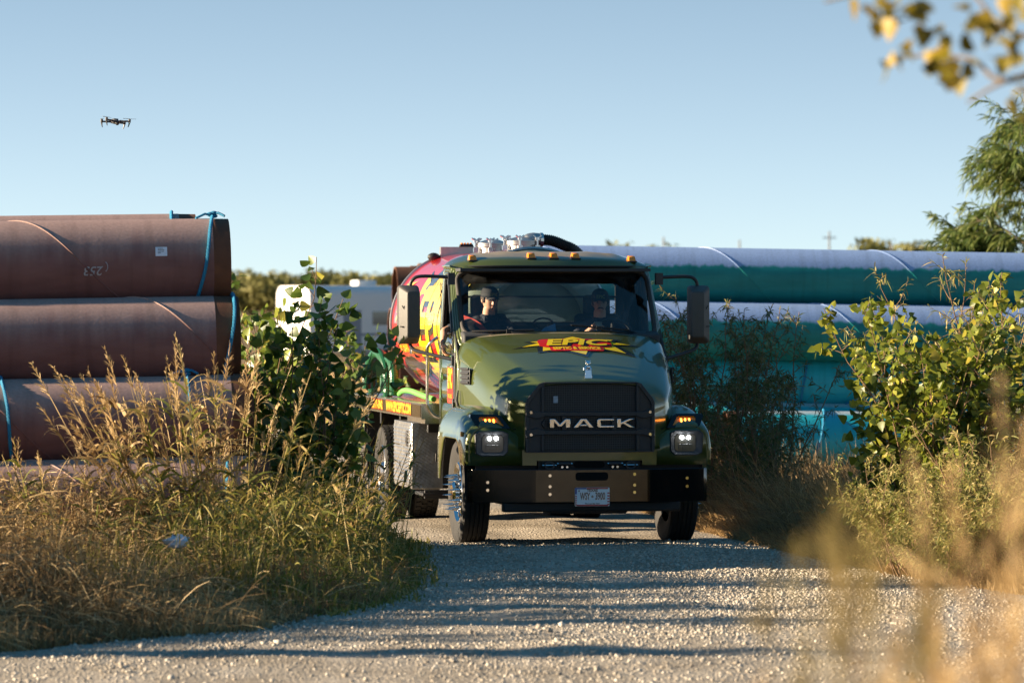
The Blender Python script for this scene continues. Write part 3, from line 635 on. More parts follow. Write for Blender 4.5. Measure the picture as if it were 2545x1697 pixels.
# headliner, visor shade
b = MB(); b.box((0, 1.30, 2.70), (1.95, 0.75, 0.03)); b.box((0, 1.30, 2.655), (1.80, 0.10, 0.07)); b.build('headliner', M['interior'], T)
def loop_tube(name, hole, fn, r, m, parent, grow=0.0, flat=1.0):
    b_ = MB(); b_.tube([fn(x_, z_) for x_, z_ in hole], r, 8, closed=True); return b_.build(name, m, parent, 60)
loop_tube('window_seal', hole_f, lambda x_, z_: (x_, wsy(x_, z_) - 0.004, z_), 0.024, M['gasket'], cabo)
b = MB(); cx, cz = 0.005, 2.3575
for k in range(6):
    f0, f1 = k / 6, (k + 1) / 6
    g = lambda f: [(cx + (p[0] - cx) * f, wsy(cx + (p[0] - cx) * f, cz + (p[1] - cz) * f), cz + (p[1] - cz) * f) for p in hole_f]
    if k: b.ring(g(f0), g(f1))
    else: b.add(g(f1) + [(cx, wsy(cx, cz), cz)], [(i, (i + 1) % len(hole_f), len(hole_f)) for i in range(len(hole_f))])
b.build('windshield', M['glass'], T, 60)
for (hole, x_) in ((rrect(0.90, 1.52, 2.08, 2.61, 0.05, N5), 1),):   # viewer-right window stays up
    h = [(max(u, wsy(1.06, z_) + 0.075), z_) for u, z_ in hole]
    b = MB(); b.add([(x_ * (HW(z_) - 0.016), u, z_) for u, z_ in h], [tuple(range(len(h)))]); b.build('door_glass', M['glass'], T, 0)
b = MB(); h = rrect(-0.77, 0.77, 2.17, 2.57, 0.05, N5); b.add([(x_, CR - 0.014, z_) for x_, z_ in h], [tuple(range(len(h)))]); b.build('rear_glass', M['glass'], T, 0)
loop_tube('window_seal', rrect(-0.78, 0.78, 2.16, 2.58, 0.05, N5), lambda x_, z_: (x_, CR - 0.01, z_), 0.016, M['gasket'], cabo)
# doors: shut lines, handle, logo, drip rail, window seal
for s in (-1, 1):
    d = empty('door', (0, 0, 0), 0, T)
    b = MB(); x_ = s * 1.069
    b.box((x_, 0.80, 1.60), (0.006, 0.016, 0.95)); b.box((x_, 1.60, 1.85), (0.006, 0.014, 1.45)); b.box((x_, 1.2, 1.14), (0.006, 0.8, 0.014)); b.build('shut_line', M['dark'], d)
    b = MB(); b.tube([(s * (HW(z_) + 0.004), max(u, wsy(1.06, z_) + 0.07), z_) for u, z_ in rrect(0.88, 1.52, 2.06, 2.62, 0.05, N5)], 0.014, 6, closed=True); b.build('window_seal', M['black'], d)
    b = MB(); b.box((s * 1.082, 1.48, 1.92), (0.03, 0.13, 0.035)); b.box((s * 1.072, 1.48, 1.92), (0.012, 0.18, 0.07)); b.build('handle', M['black'], d, bevel=0.008)
    b = MB(); b.tube([(s * 1.030, 1.22, ZT - 0.004), (s * 1.036, 1.45, ZT - 0.002), (s * 1.030, 1.72, ZT - 0.004)], 0.010, 6); b.build('drip_rail', M['green'], T)
    b = MB(); b.box((s * 1.07, 0.68, 1.62), (0.02, 0.10, 0.50)); b.box((s * 1.08, 0.70, 1.30), (0.03, 0.05, 0.22)); b.build('hinge_cover', M['black'], T, bevel=0.006)
    if s < 0:
        b = MB(); b.add([(-1.071, 1.40 - x0, z0) for x0, z0 in rrect(-0.10 + 0.33, 0.26 + 0.36, 1.36, 1.72, 0.04)], [tuple(range(24))]); b.build('logo_plate', M['red'], d, 0)
        vs, fs = text_geo('EPIC', 0.26, 0.014, 0.1, 0.56); b = MB(); b.add([(-1.074, 0.975 - v[0], 1.60 + v[1]) for v in vs], fs)
        vs, fs = text_geo('SEPTIC & SERVICE', 0.055, 0.001, 0, 0.62); b.add([(-1.074, 0.975 - v[0], 1.43 + v[1]) for v in vs], fs); b.build('logo_lettering', M['yellow'], d, 0)

# roof marker lights
for x_ in (-0.80, -0.215, 0.015, 0.24, 0.845):
    u = x_ / HW(ZT); p = Vector(roof_pt(u, 0.17)); b = MB()
    vs = [(-0.043, -0.055, 0), (0.043, -0.055, 0), (0.043, 0.07, 0), (-0.043, 0.07, 0), (-0.036, -0.030, 0.055), (0.030, -0.030, 0.058), (0.034, 0.045, 0.066), (-0.034, 0.045, 0.066)]
    b.add([(v[0] + p.x, v[1] + p.y, v[2] + p.z - 0.012) for v in vs], [(0, 1, 5, 4), (1, 2, 6, 5), (2, 3, 7, 6), (3, 0, 4, 7), (4, 5, 6, 7), (3, 2, 1, 0)])
    ml = b.build('marker_light', M['amber'], T, 20, bevel=0.010)
    b = MB(); b.box((p.x, p.y + 0.008, p.z - 0.012), (0.096, 0.135, 0.016)); b.build('lamp_base', M['dark'], ml, bevel=0.004)

# mirrors on tube arms
for s in (-1, 1):
    c = s * 1.49; y_ = 1.0
    b = MB()
    pr = rrect(-0.105, 0.105, 1.955, 2.545, 0.035)
    # back shell: rounded block whose front is chamfered outwards
    def shell(f, dy, px=0.0, tp=0.0): return [(c + (p[0] * f + px) * (1 if s > 0 else -1), y_ + dy, 2.25 + (p[1] - 2.25) * (f + tp)) for p in pr]
    loops = [shell(1.0, 0.09), shell(1.0, 0.0), shell(0.98, -0.03, 0.0), shell(0.62, -0.12, -0.036, 0.16), shell(0.5, -0.125, -0.038, 0.2)]
    n = len(pr); k0 = len(b.v)
    b.add([p for l_ in loops for p in l_], [(r * n + j, r * n + (j + 1) % n, (r + 1) * n + (j + 1) % n, (r + 1) * n + j) for r in range(4) for j in range(n)] + [tuple(range(4 * n, 5 * n)), tuple(range(n - 1, -1, -1))])
    mi = b.build('mirror', M['mirror_shell'], T, 25, bevel=0.004)
    b = MB(); b.box((c, y_ + 0.093, 2.30), (0.18, 0.004, 0.42)); b.box((c, y_ + 0.093, 2.02), (0.18, 0.004, 0.11)); b.build('mirror_glass', M['chrome'], mi)
    b = MB(); b.box((c + s * 0.055, y_ - 0.075, 2.13), (0.08, 0.02, 0.010)); b.build('mirror_rib', M['dark'], mi)
    b = MB(); b.box((c + s * 0.05, y_ - 0.085, 2.30), (0.008, 0.008, 0.10), rot=(0, R(s * 35), 0)); b.build('mirror_rib', M['dark'], mi)
    ca = [(s * 1.06, 0.95, 2.625), (s * 1.36, 0.97, 2.635), (s * 1.45, 0.985, 2.60), (s * 1.475, 1.0, 2.53)]
    b = MB(); b.tube(catmull(ca, 6), 0.018, 8); b.box((s * 1.065, 0.95, 2.61), (0.07, 0.08, 0.12)); b.build('mirror_arm', M['black'], mi, 50)
    b = MB(); b.tube(catmull([(s * 1.48, 1.0, 1.97), (s * 1.44, 0.97, 1.90), (s * 1.28, 0.86, 1.85), (s * 1.07, 0.72, 1.80)], 6), 0.018, 8); b.box((s * 1.075, 0.71, 1.79), (0.05, 0.08, 0.10))
    b.build('mirror_arm', M['black'], mi, 50, bevel=0.0)

# wipers
for xa, za, xb, zb, xp in ((-0.90, 2.085, -0.30, 2.095, -0.55), (0.08, 2.145, 0.68, 2.095, 0.36)):
    b = MB(); f = lambda x_, z_: (x_, wsy(x_, z_) - 0.035, z_)
    b.tube([f(xa + (xb - xa) * i / 8, za + (zb - za) * i / 8) for i in range(9)], 0.010, 6); b.tube([f(xp, (za + zb) / 2), f(xp + 0.04, (za + zb) / 2 - 0.02), f(xp + 0.30, 2.055), f(xp + 0.34, 2.02)], [0.016, 0.014, 0.010, 0.02], 6)
    b.box(f(xp, (za + zb) / 2 - 0.005), (0.05, 0.03, 0.04)); b.build('wiper', M['dark'], T)

# dashboard, steering wheel, seats, things on the dash
b = MB()
pf = [(0.56, 1.70), (0.56, 2.055), (0.72, 2.085), (0.98, 2.075), (1.05, 2.03), (1.05, 1.70)]
b.prism(pf, 2.0, Matrix(((0, 0, 1, -1.0), (1, 0, 0, 0), (0, 1, 0, 0), (0, 0, 0, 1)))); b.build('dashboard', M['interior'], T, 30, bevel=0.02)
b = MB(); sw = Matrix.Translation((0.60, 1.12, 2.02)) @ Matrix.Rotation(R(-58), 4, 'X')
b.lathe([(0.215 + 0.016 * math.cos(a), 0.016 * math.sin(a)) for a in [2 * PI * i / 8 for i in range(8)]], 32, sw, closed=True); b.lathe([(0.001, 0.02), (0.06, 0.02), (0.07, -0.02), (0.001, -0.05)], 16, sw)
for a in (0.2, PI - 0.2, -PI / 2): b.tube([sw @ Vector((0.05 * math.cos(a), 0.05 * math.sin(a), 0)), sw @ Vector((0.21 * math.cos(a), 0.21 * math.sin(a), 0))], 0.012, 6)
b.build('steering_wheel', M['interior'], T, 50)
for x_ in (-0.62, 0.55):
    b = MB(); b.box((x_, 1.40, 1.60), (0.48, 0.46, 0.16)); b.box((x_, 1.58, 1.95), (0.46, 0.12, 0.62), rot=(R(-8), 0, 0)); b.box((x_, 1.63, 2.34), (0.28, 0.10, 0.22), rot=(R(-6), 0, 0)); b.box((x_, 1.4, 1.35), (0.3, 0.3, 0.36))
    b.build('seat', M['seat'], T, 30, bevel=0.04, seg=3)
b = MB(); b.prism([(-0.20, 2.075), (-0.03, 2.075), (-0.045, 2.16), (-0.15, 2.12)], 0.01, Matrix(((1, 0, 0, 0), (0, 0, 1, 0.72), (0, 1, 0, 0), (0, 0, 0, 1)))); b.build('blue_folder', mat('blue_card', (0.03, 0.22, 0.45), 0.5), T)
b = MB(); pts = [(-0.14 + 0.09 * math.cos(t) * (1 + 0.1 * math.sin(3 * t)), 0.86 + 0.03 * math.sin(2.3 * t), 2.16 + 0.055 * math.sin(t)) for t in [i * 0.35 for i in range(54)]]
b.tube(pts, 0.008, 5); b.tube([(-0.1, 0.86, 2.14), (0.1, 0.88, 2.15), (0.30, 0.9, 2.16)], 0.014, 6); b.build('cable_coil', M['black'], T)
b = MB(); b.box((-0.02, 1.69, 2.43), (1.60, 0.02, 0.02)); b.tube([(0.95, 1.5, 2.55), (0.80, 1.45, 2.20), (0.76, 1.40, 1.85)], 0.02, 6, flat=0.2); b.build('seat_belt', M['interior'], T)

# wheels
def tyre_mesh(lugs):
    b = MB(); Ry = Matrix.Rotation(R(90), 4, 'Y'); w = 0.135
    if lugs: prof = [(0.30, -0.10), (0.36, -0.125), (0.43, -0.137), (0.485, -0.128), (0.500, -0.110)] + [(0.500, 0.110), (0.485, 0.128), (0.43, 0.137), (0.36, 0.125), (0.30, 0.10)]
    else:
        prof = [(0.30, -0.10), (0.36, -0.125), (0.43, -0.138), (0.485, -0.132), (0.508, -0.115)]
        for gx in (-0.066, -0.022, 0.022, 0.066): prof += [(0.513, gx - 0.006), (0.497, gx - 0.005), (0.497, gx + 0.005), (0.513, gx + 0.006)]
        prof += [(0.508, 0.115), (0.485, 0.132), (0.43, 0.138), (0.36, 0.125), (0.30, 0.10)]
    b.lathe(prof, 64, Ry)
    if lugs:
        for k in range(46):
            a = 2 * PI * k / 46
            for r_, (cx_, ww) in enumerate(((-0.088, 0.052), (-0.03, 0.048), (0.03, 0.048), (0.088, 0.052))):
                aa = a + (0.06 if r_ % 2 else 0)
                Mt = Ry @ Matrix.Rotation(aa, 4, 'Z') @ Matrix.Translation((0.504, 0, cx_)) @ Matrix.Rotation(R(18 if r_ < 2 else -18), 4, 'X')
                b.box((0, 0, 0), (0.024, 0.053, ww), M=Mt)
    return b.mesh('tyre', 30)
def rim_mesh(front):
    b = MB(); Ry = Matrix.Rotation(R(90), 4, 'Y')
    if front: prof = [(0.305, -0.10), (0.300, 0.110), (0.288, 0.118), (0.275, 0.105), (0.255, 0.075), (0.225, 0.088), (0.16, 0.098), (0.14, 0.10), (0.115, 0.11), (0.11, 0.15), (0.085, 0.175), (0.001, 0.18)]
    else: prof = [(0.305, -0.10), (0.300, 0.110), (0.288, 0.118), (0.275, 0.105), (0.265, 0.03), (0.235, -0.04), (0.16, -0.055), (0.13, -0.05), (0.12, 0.10), (0.09, 0.14), (0.001, 0.15)]
    b.lathe(prof, 48, Ry); return b.mesh('rim', 30)
TY, TYL, RF, RR = tyre_mesh(False), tyre_mesh(True), rim_mesh(True), rim_mesh(False)
TY.materials.append(M['rubber']); TYL.materials.append(M['rubber']); RF.materials.append(M['chrome']); RR.materials.append(M['alu'])
b = MB(); b.tube([(0, 0, 0), (0.02, 0, 0), (0.035, 0, 0), (0.14, 0, 0)], [0.021, 0.021, 0.017, 0.001], 10); SPIKE = b.mesh('lug_spike', 40); SPIKE.materials.append(M['chrome'])
b = MB(); b.tube([(0, 0, 0), (0.006, 0, 0)], 0.033, 16, flat=0.8); HOLE = b.mesh('hand_hole', 40); HOLE.materials.append(M['dark'])  # dark disc stands in for the shaded inside of the hole
def child(name, me, parent, loc=(0, 0, 0), rot=(0, 0, 0), scale=(1, 1, 1)):
    o = bpy.data.objects.new(name, me); col.objects.link(o); o.parent = parent; o.location = loc; o.rotation_euler = rot; o.scale = scale; return o
for s in (-1, 1):
    w = empty('wheel', (s * 1.035, 0, 0.508), 0, T); w.rotation_euler = (0, 0, 0 if s > 0 else PI)
    child('tyre', TY, w); child('rim', RF, w)
    for k in range(10):
        a = 2 * PI * (k + 0.3) / 10; child('lug_spike', SPIKE, w, (0.100, 0.168 * math.cos(a), 0.168 * math.sin(a)))
        a = 2 * PI * (k + 0.8) / 10; child('hand_hole', HOLE, w, (0.0845, 0.236 * math.cos(a), 0.236 * math.sin(a)), (a + PI / 2, 0, 0))
    for x_, nm in ((1.085, 'o'), (0.755, 'i')):
        w = empty('wheel', (s * x_, 5.0, 0.515), 0, T); w.rotation_euler = (0.3 * x_, 0, 0 if (s > 0) == (nm == 'o') else PI)
        child('tyre', TYL, w); child('rim', RR, w)

# chassis and underside
b = MB()
for s in (-1, 1): b.box((s * 0.43, 3.1, 0.90), (0.08, 8.0, 0.26))
b.tube([(-0.95, 0, 0.50), (-0.6, 0, 0.42), (0.6, 0, 0.42), (0.95, 0, 0.50)], 0.06, 8); b.tube([(-1.1, 5.0, 0.51), (-0.35, 5.0, 0.51), (-0.2, 5.0, 0.55), (0.2, 5.0, 0.55), (0.35, 5.0, 0.51), (1.1, 5.0, 0.51)], [0.08, 0.08, 0.2, 0.2, 0.08, 0.08], 10)
b.box((0, -0.2, 0.80), (0.8, 1.0, 0.5)); b.box((0, 1.2, 0.72), (0.5, 1.2, 0.4)); b.box((0.75, 2.4, 0.75), (0.5, 1.2, 0.5)); b.tube([(0, 1.8, 0.70), (0, 4.9, 0.58)], 0.06, 8)
for y_ in (2.3, 3.5, 4.3, 5.8, 6.8): b.box((0, y_, 1.1), (2.2, 0.10, 0.14))
b.build('chassis', M['dark'], T)
for x_ in (-0.95, 0.95): b = MB(); b.box((x_, 5.75, 0.70), (0.62, 0.02, 0.55)); b.build('mud_flap', M['rubber'], T)
b = MB(); b.box((0, 7.15, 0.95), (2.2, 0.03, 0.30)); b.build('rear_panel', M['dark'], T)

# tank: lying cylinder with dished heads and end rings
TZ, TR, TY0, TY1 = 2.13, 0.80, 2.25, 7.05
Mt = Matrix.Translation((0, TY0, TZ)) @ Matrix.Rotation(R(-90), 4, 'X')
b = MB(); Lr = TY1 - TY0; b.lathe([(TR, 0.0)] + [(TR, Lr * i / 8) for i in range(1, 9)], 96, Mt); tank = b.build('tank', M['red'], T, 60)
for y_, d in ((0.0, -1), (Lr, 1)):
    b = MB(); b.lathe([(TR * math.sin(a) if a < PI / 2 - 0.001 else TR, y_ + d * 0.20 * math.cos(a)) for a in [PI / 2 * i / 10 for i in range(11)]] + [(TR, y_)], 64, Mt); b.build('tank_head', M['head'], tank, 60)
    b = MB(); b.lathe([(TR + 0.001, y_ - d * 0.05), (TR + 0.022, y_ - d * 0.045), (TR + 0.022, y_ + d * 0.02), (TR + 0.001, y_ + d * 0.03)], 96, Mt); b.build('end_ring', M['galv'], tank, 40)
b = MB(); b.lathe([(TR - 0.25, -0.165), (TR - 0.25, -0.20), (TR - 0.30, -0.20), (TR - 0.30, -0.165)], 48, Mt); b.build('head_stiffener', M['head'], tank)
# wrap artwork on the side seen from the road
def on_tank(off, yc_, zc0=0.0):
    def fn(x_, y_): a = (y_ + zc0) / TR; return (-(TR + off) * math.cos(a), yc_ - x_, TZ + (TR + off) * math.sin(a))
    return fn
def wrap(name, vs, fs, m, off, yc_, z0=0.0, step=0.09):
    b_ = MB(); decal(b_, vs, fs, on_tank(off, yc_, z0), step=step); return b_.build(name, m, tank, 0)
burst = lambda g: [(-1.95 - g, -0.05), (-1.35, 0.18 + g), (-1.55 - g, 0.62 + g), (-0.95, 0.45 + g), (-0.55, 0.92 + g), (0.0, 0.55 + g), (0.7, 0.95 + g), (0.9, 0.45 + g), (1.9 + g, 0.55 + g), (1.3, 0.05), (1.9 + g, -0.55 - g), (0.8, -0.45 - g), (0.5, -0.92 - g), (-0.1, -0.5 - g), (-0.75, -0.85 - g), (-0.95, -0.42 - g), (-1.65 - g, -0.60 - g), (-1.35, -0.18 - g)]
wrap('wrap_burst_edge', *poly_geo(burst(0.05)), M['ink'], 0.003, 3.9)
wrap('wrap_burst', *poly_geo(burst(0.0)), M['yellow'], 0.006, 3.9)
wrap('wrap_peak', *poly_geo([(-0.95, 0.40), (-0.45, 0.98), (-0.2, 0.75), (0.0, 0.55), (-0.35, 0.62), (-0.6, 0.40)]), M['slate'], 0.009, 4.1)
for k in range(5):
    wrap('wrap_tree', *poly_geo([(-0.35 + 0.16 * k, 0.33), (-0.31 + 0.16 * k, 0.50 + 0.03 * (k % 3)), (-0.27 + 0.16 * k, 0.33)]), M['ink'], 0.009, 4.4)
wrap('wrap_plate', *poly_geo([(-1.55, -0.42), (1.5, -0.34), (1.6, 0.40), (-1.25, 0.34)]), M['red'], 0.012, 3.9)
vs, fs = text_geo('EPIC', 1.02, 0.07, 0.22, 1.15); wrap('wrap_letter_edge', [(v[0] + 0.05, v[1] - 0.04, 0) for v in vs], fs, M['ink'], 0.015, 3.92)
vs, fs = text_geo('EPIC', 1.02, 0.045, 0.22, 1.15); wrap('wrap_lettering', vs, fs, M['yellow'], 0.018, 3.9)
vs, fs = text_geo('SEPTIC & SERVICE', 0.26, 0.012, 0.0, 1.05); wrap('wrap_line', [(v[0], v[1] - 0.62, 0) for v in vs], fs, M['yellow'], 0.018, 3.9)
for k in range(5):
    wrap('wrap_flame', *poly_geo([(0.0, -0.03), (0.20, 0.05), (0.42, 0.0), (0.70, 0.07), (0.40, 0.045), (0.20, 0.09), (0.02, 0.03)]), M['yellow'], 0.006, 6.7, 0.05 + 0.10 * k)
vs, fs = text_geo('VETERAN', 0.17, 0.006, 0.0, 0.9); wrap('wrap_line', vs, fs, M['yellow'], 0.008, 6.3, -0.26)
# brackets of the tank
for y_, a in ((4.9, 0.06), (4.6, -0.35)):
    b = MB(); b.box((-(TR + 0.06), y_, TZ + TR * math.sin(a) ), (0.14, 0.03, 0.085)); b.box((-(TR + 0.13), y_ + 0.05, TZ + TR * math.sin(a)), (0.008, 0.12, 0.085)); b.build('hose_bracket', M['alu'], T, bevel=0.004)
# manway hatches with wing nuts, elbow and hose
for y_ in (3.05, 4.95):
    b = MB(); Mz = Matrix.Translation((0.02, y_, 0))
    b.lathe([(0.155, 2.88), (0.155, 2.985), (0.185, 2.985), (0.185, 3.005)], 32, Mz); b.lathe([(0.185, 3.008), (0.185, 3.022), (0.16, 3.03), (0.08, 3.06), (0.001, 3.065)], 32, Mz)
    hatch = b.build('manway_hatch', M['galv'], T, 30)
    for k in range(6):
        a = 2 * PI * (k + 0.25) / 6; X_, Y_ = 0.02 + 0.20 * math.cos(a), y_ + 0.20 * math.sin(a)
        b = MB(); b.cyl((X_, Y_, 2.93), (X_, Y_, 3.06), 0.012, 8); b.cyl((X_, Y_, 3.03), (X_, Y_, 3.055), 0.026, 8)
        for s in (-1, 1): b.tube([(X_, Y_, 3.045), (X_ + s * 0.045, Y_, 3.078)], 0.010, 6)
        b.box((X_, Y_, 2.95), (0.05, 0.05, 0.05)); b.build('wing_nut', M['alu'], hatch)
b = MB(); b.tube(catmull([(0.06, 3.05, 3.00), (0.09, 3.05, 3.03), (0.15, 3.05, 3.042), (0.24, 3.05, 3.035)], 5), [0.06] * 5 + [0.068] * 6 + [0.066] * 5, 14); b.build('vent_elbow', M['galv'], T, 50)
path = catmull([(0.22, 3.05, 3.035), (0.34, 3.05, 3.025), (0.46, 3.03, 2.98), (0.57, 2.98, 2.92), (0.66, 2.85, 2.78), (0.70, 2.5, 2.5), (0.70, 2.05, 2.1)], 14)
b = MB(); b.tube(path, [0.058 + 0.006 * (1 if i % 2 else -1) for i in range(len(path))], 14); b.tube([(0.215, 3.05, 3.035), (0.245, 3.05, 3.035)], 0.074, 14, mi=1); b.build('vacuum_hose', [M['hose_black'], M['alu']], T, 0)
# work lamp and beacon board at the rear
b = MB(); b.box((0.06, 6.95, 2.93), (0.62, 0.03, 0.16)); b.box((-0.245, 6.95, 2.92), (0.015, 0.10, 0.18)); rb = b.build('light_board', M['galv'], T)
b = MB(); b.box((0.05, 6.95, 3.026), (0.16, 0.10, 0.03), taper=0.85); b.build('beacon_base', M['dark'], rb)
for k in range(4): b = MB(); b.ball((-0.005 + 0.035 * k, 6.93, 3.046), (0.015, 0.03, 0.012), 6); b.build('beacon_lens', M['amber'], rb)
b = MB(); b.ball((-0.33, 6.93, 2.895), (0.072, 0.05, 0.048), 10); b.tube([(-0.26, 6.94, 2.90), (-0.22, 6.95, 2.91)], 0.014, 6); b.build('work_lamp', M['dark'], T)

# deck beside the tank, with lettering
b = MB(); b.box((0, 4.57, 1.325), (2.40, 5.24, 0.02))
for s in (-1, 1): b.box((s * 1.21, 4.57, 1.255), (0.02, 5.28, 0.16))
b.box((0, 1.94, 1.255), (2.40, 0.02, 0.16)); b.box((0, 7.20, 1.255), (2.40, 0.02, 0.16)); b.box((-1.0, 2.6, 1.15), (0.35, 1.25, 0.05)); b.box((0, 4.6, 1.27), (1.0, 4.9, 0.1))
deck = b.build('deck', M['alu'], T)
b = MB(); b.box((-1.2225, 4.57, 1.255), (0.004, 5.20, 0.13)); b.build('side_band', M['gloss_black'], deck)
for s_, yc_, sz, fat in (('972-771-3942', 5.22, 0.125, 0.005), ('WWW.EPICSEPTIC.COM', 3.55, 0.135, 0.006)):
    w_ = 0.94 if s_[0] == '9' else 1.85
    for m_, dx, fa in (('red', 0.0, fat + 0.010), ('yellow', 0.0, fat)):
        vs, fs = text_geo(s_, sz, fa, 0.0, 1.0); wid = max(v[0] for v in vs) - min(v[0] for v in vs); k = w_ / wid
        b = MB(); b.add([(-1.2265 - (0.002 if m_ == 'yellow' else 0), yc_ - v[0] * k, 1.255 + v[1]) for v in vs], fs); b.build('lettering', M[m_], deck, 0)
b = MB(); b.box((-0.98, 1.927, 1.262), (0.10, 0.004, 0.09)); b.build('data_sticker', mat('sticker_grey', (0.45, 0.42, 0.3), 0.5, vary=0.2, vscale=40), deck)
vs, fs = text_geo('A C', 0.05, 0.002); b = MB(); b.add([(-0.98 + v[0], 1.923, 1.28 + v[1]) for v in vs], fs); b.build('lettering', M['ink'], deck, 0)
# toolbox, step, grab bar
b = MB(); b.box((-1.03, 3.25, 0.775), (0.38, 1.28, 0.69)); tb = b.build('toolbox', M['plate'], T, bevel=0.006)
b = MB(); b.box((-1.223, 3.25, 0.775), (0.012, 1.22, 0.62))
for k in range(15): b.box((-1.230, 3.25, 0.50 + 0.039 * k), (0.012, 1.18, 0.018), rot=(0, R(25), 0))
b.build('toolbox_door', M['plate'], tb, bevel=0.004)
b = MB(); b.box((-1.234, 2.85, 0.95), (0.02, 0.10, 0.16)); b.box((-1.245, 2.85, 0.95), (0.015, 0.04, 0.09)); b.build('latch', M['black'], tb, bevel=0.006)
b = MB(); b.box((-1.03, 2.25, 0.40), (0.34, 0.55, 0.035)); b.box((-1.03, 2.0, 0.40), (0.30, 0.04, 0.09)); b.box((-0.8, 2.2, 0.55), (0.05, 0.3, 0.35)); b.box((-0.95, 2.56, 0.76), (0.06, 0.03, 0.09)); b.build('step', [M['dark']], T, bevel=0.006)
b = MB(); b.tube(catmull([(-1.07, 1.78, 2.02), (-1.12, 1.80, 1.98), (-1.165, 1.84, 1.92), (-1.17, 1.86, 1.80), (-1.17, 1.86, 1.40), (-1.16, 1.86, 1.30), (-1.10, 1.88, 1.22), (-1.00, 1.90, 1.18)], 5), 0.017, 10); b.build('grab_bar', M['chrome'], T, 60)
# ------------------------------------------------------------------ the two men in the cab
M['skin'] = mat('skin', (0.58, 0.33, 0.22), 0.55, vary=0.12, vscale=25)
M['shirt'] = mat('navy_shirt', (0.022, 0.026, 0.040), 0.85, vary=0.2, vscale=30)
M['cap'] = mat('black_cap', (0.012, 0.012, 0.014), 0.85)
M['hair'] = mat('brown_hair', (0.05, 0.028, 0.015), 0.7, vary=0.3, vscale=60)
M['jeans'] = mat('dark_jeans', (0.03, 0.035, 0.05), 0.9)
M['strap'] = mat('red_seat_belt', (0.42, 0.035, 0.02), 0.6)
M['eye'] = mat('eye_dark', (0.02, 0.015, 0.012), 0.3)
def fuse(name, b, m, parent, voxel, smooth=6):        # one continuous surface grown from overlapping volumes
    o = b.build(name, m, None, 0)
    r = o.modifiers.new('fuse', 'REMESH'); r.mode = 'VOXEL'; r.voxel_size = voxel
    s = o.modifiers.new('relax', 'SMOOTH'); s.iterations = smooth; s.factor = 0.5
    me = bake(o, name); old = o.data; o.modifiers.clear(); o.data = me; bpy.data.meshes.remove(old)
    me.materials.clear(); me.materials.append(m)
    me.polygons.foreach_set('use_smooth', [True] * len(me.polygons)); o.parent = parent
    return o
def limb(b, pts, rr, n=10): b.tube(catmull(pts, 4), [rr[min(int(i / 4), len(rr) - 2)] + (rr[min(int(i / 4), len(rr) - 2) + 1] - rr[min(int(i / 4), len(rr) - 2)]) * ((i % 4) / 4) for i in range(4 * (len(pts) - 1))] + [rr[-1]], n); [b.ball(p, r, 6) for p, r in zip(pts, rr)]
def hand(b, wrist, d, palm_n, curl, side):            # palm, four unequal bent fingers and a thumb off the side of the palm
    d = Vector(d).normalized(); nrm = Vector(palm_n); nrm = (nrm - d * nrm.dot(d)).normalized(); w = d.cross(nrm) * side; wrist = Vector(wrist)
    for t, hw in ((0.0, 0.026), (0.03, 0.034), (0.06, 0.040), (0.088, 0.041)):
        for u in (-1, -0.33, 0.33, 1): b.ball(wrist + d * t + w * (hw * 0.78 * u), 0.0155, 6)
    for k, (u, l_) in enumerate(((-1.0, 0.064), (-0.36, 0.078), (0.32, 0.084), (0.95, 0.074))):
        p = wrist + d * 0.092 + w * (0.031 * u); pts = [p]; a = 0.0
        for j, sg in enumerate((0.45, 0.30, 0.25)):
            a += curl * (0.8, 1.1, 0.8)[j]; p = p + (d * math.cos(a) + nrm * math.sin(a)) * (l_ * sg); pts.append(p)
        b.tube([q for q in pts], [0.0092, 0.0088, 0.0080, 0.0068], 7); [b.ball(q, r, 5) for q, r in zip(pts, (0.0095, 0.0090, 0.0082, 0.0070))]
    p = wrist + d * 0.03 + w * 0.032; q = p + (d * 0.6 + w * 0.7 + nrm * 0.35).normalized() * 0.042; r_ = q + (d * 0.85 + w * 0.15 + nrm * 0.5).normalized() * 0.034
    b.tube([p, q, r_], [0.014, 0.011, 0.0085], 7); [b.ball(x_, y_, 5) for x_, y_ in zip((p, q, r_), (0.014, 0.011, 0.0085))]
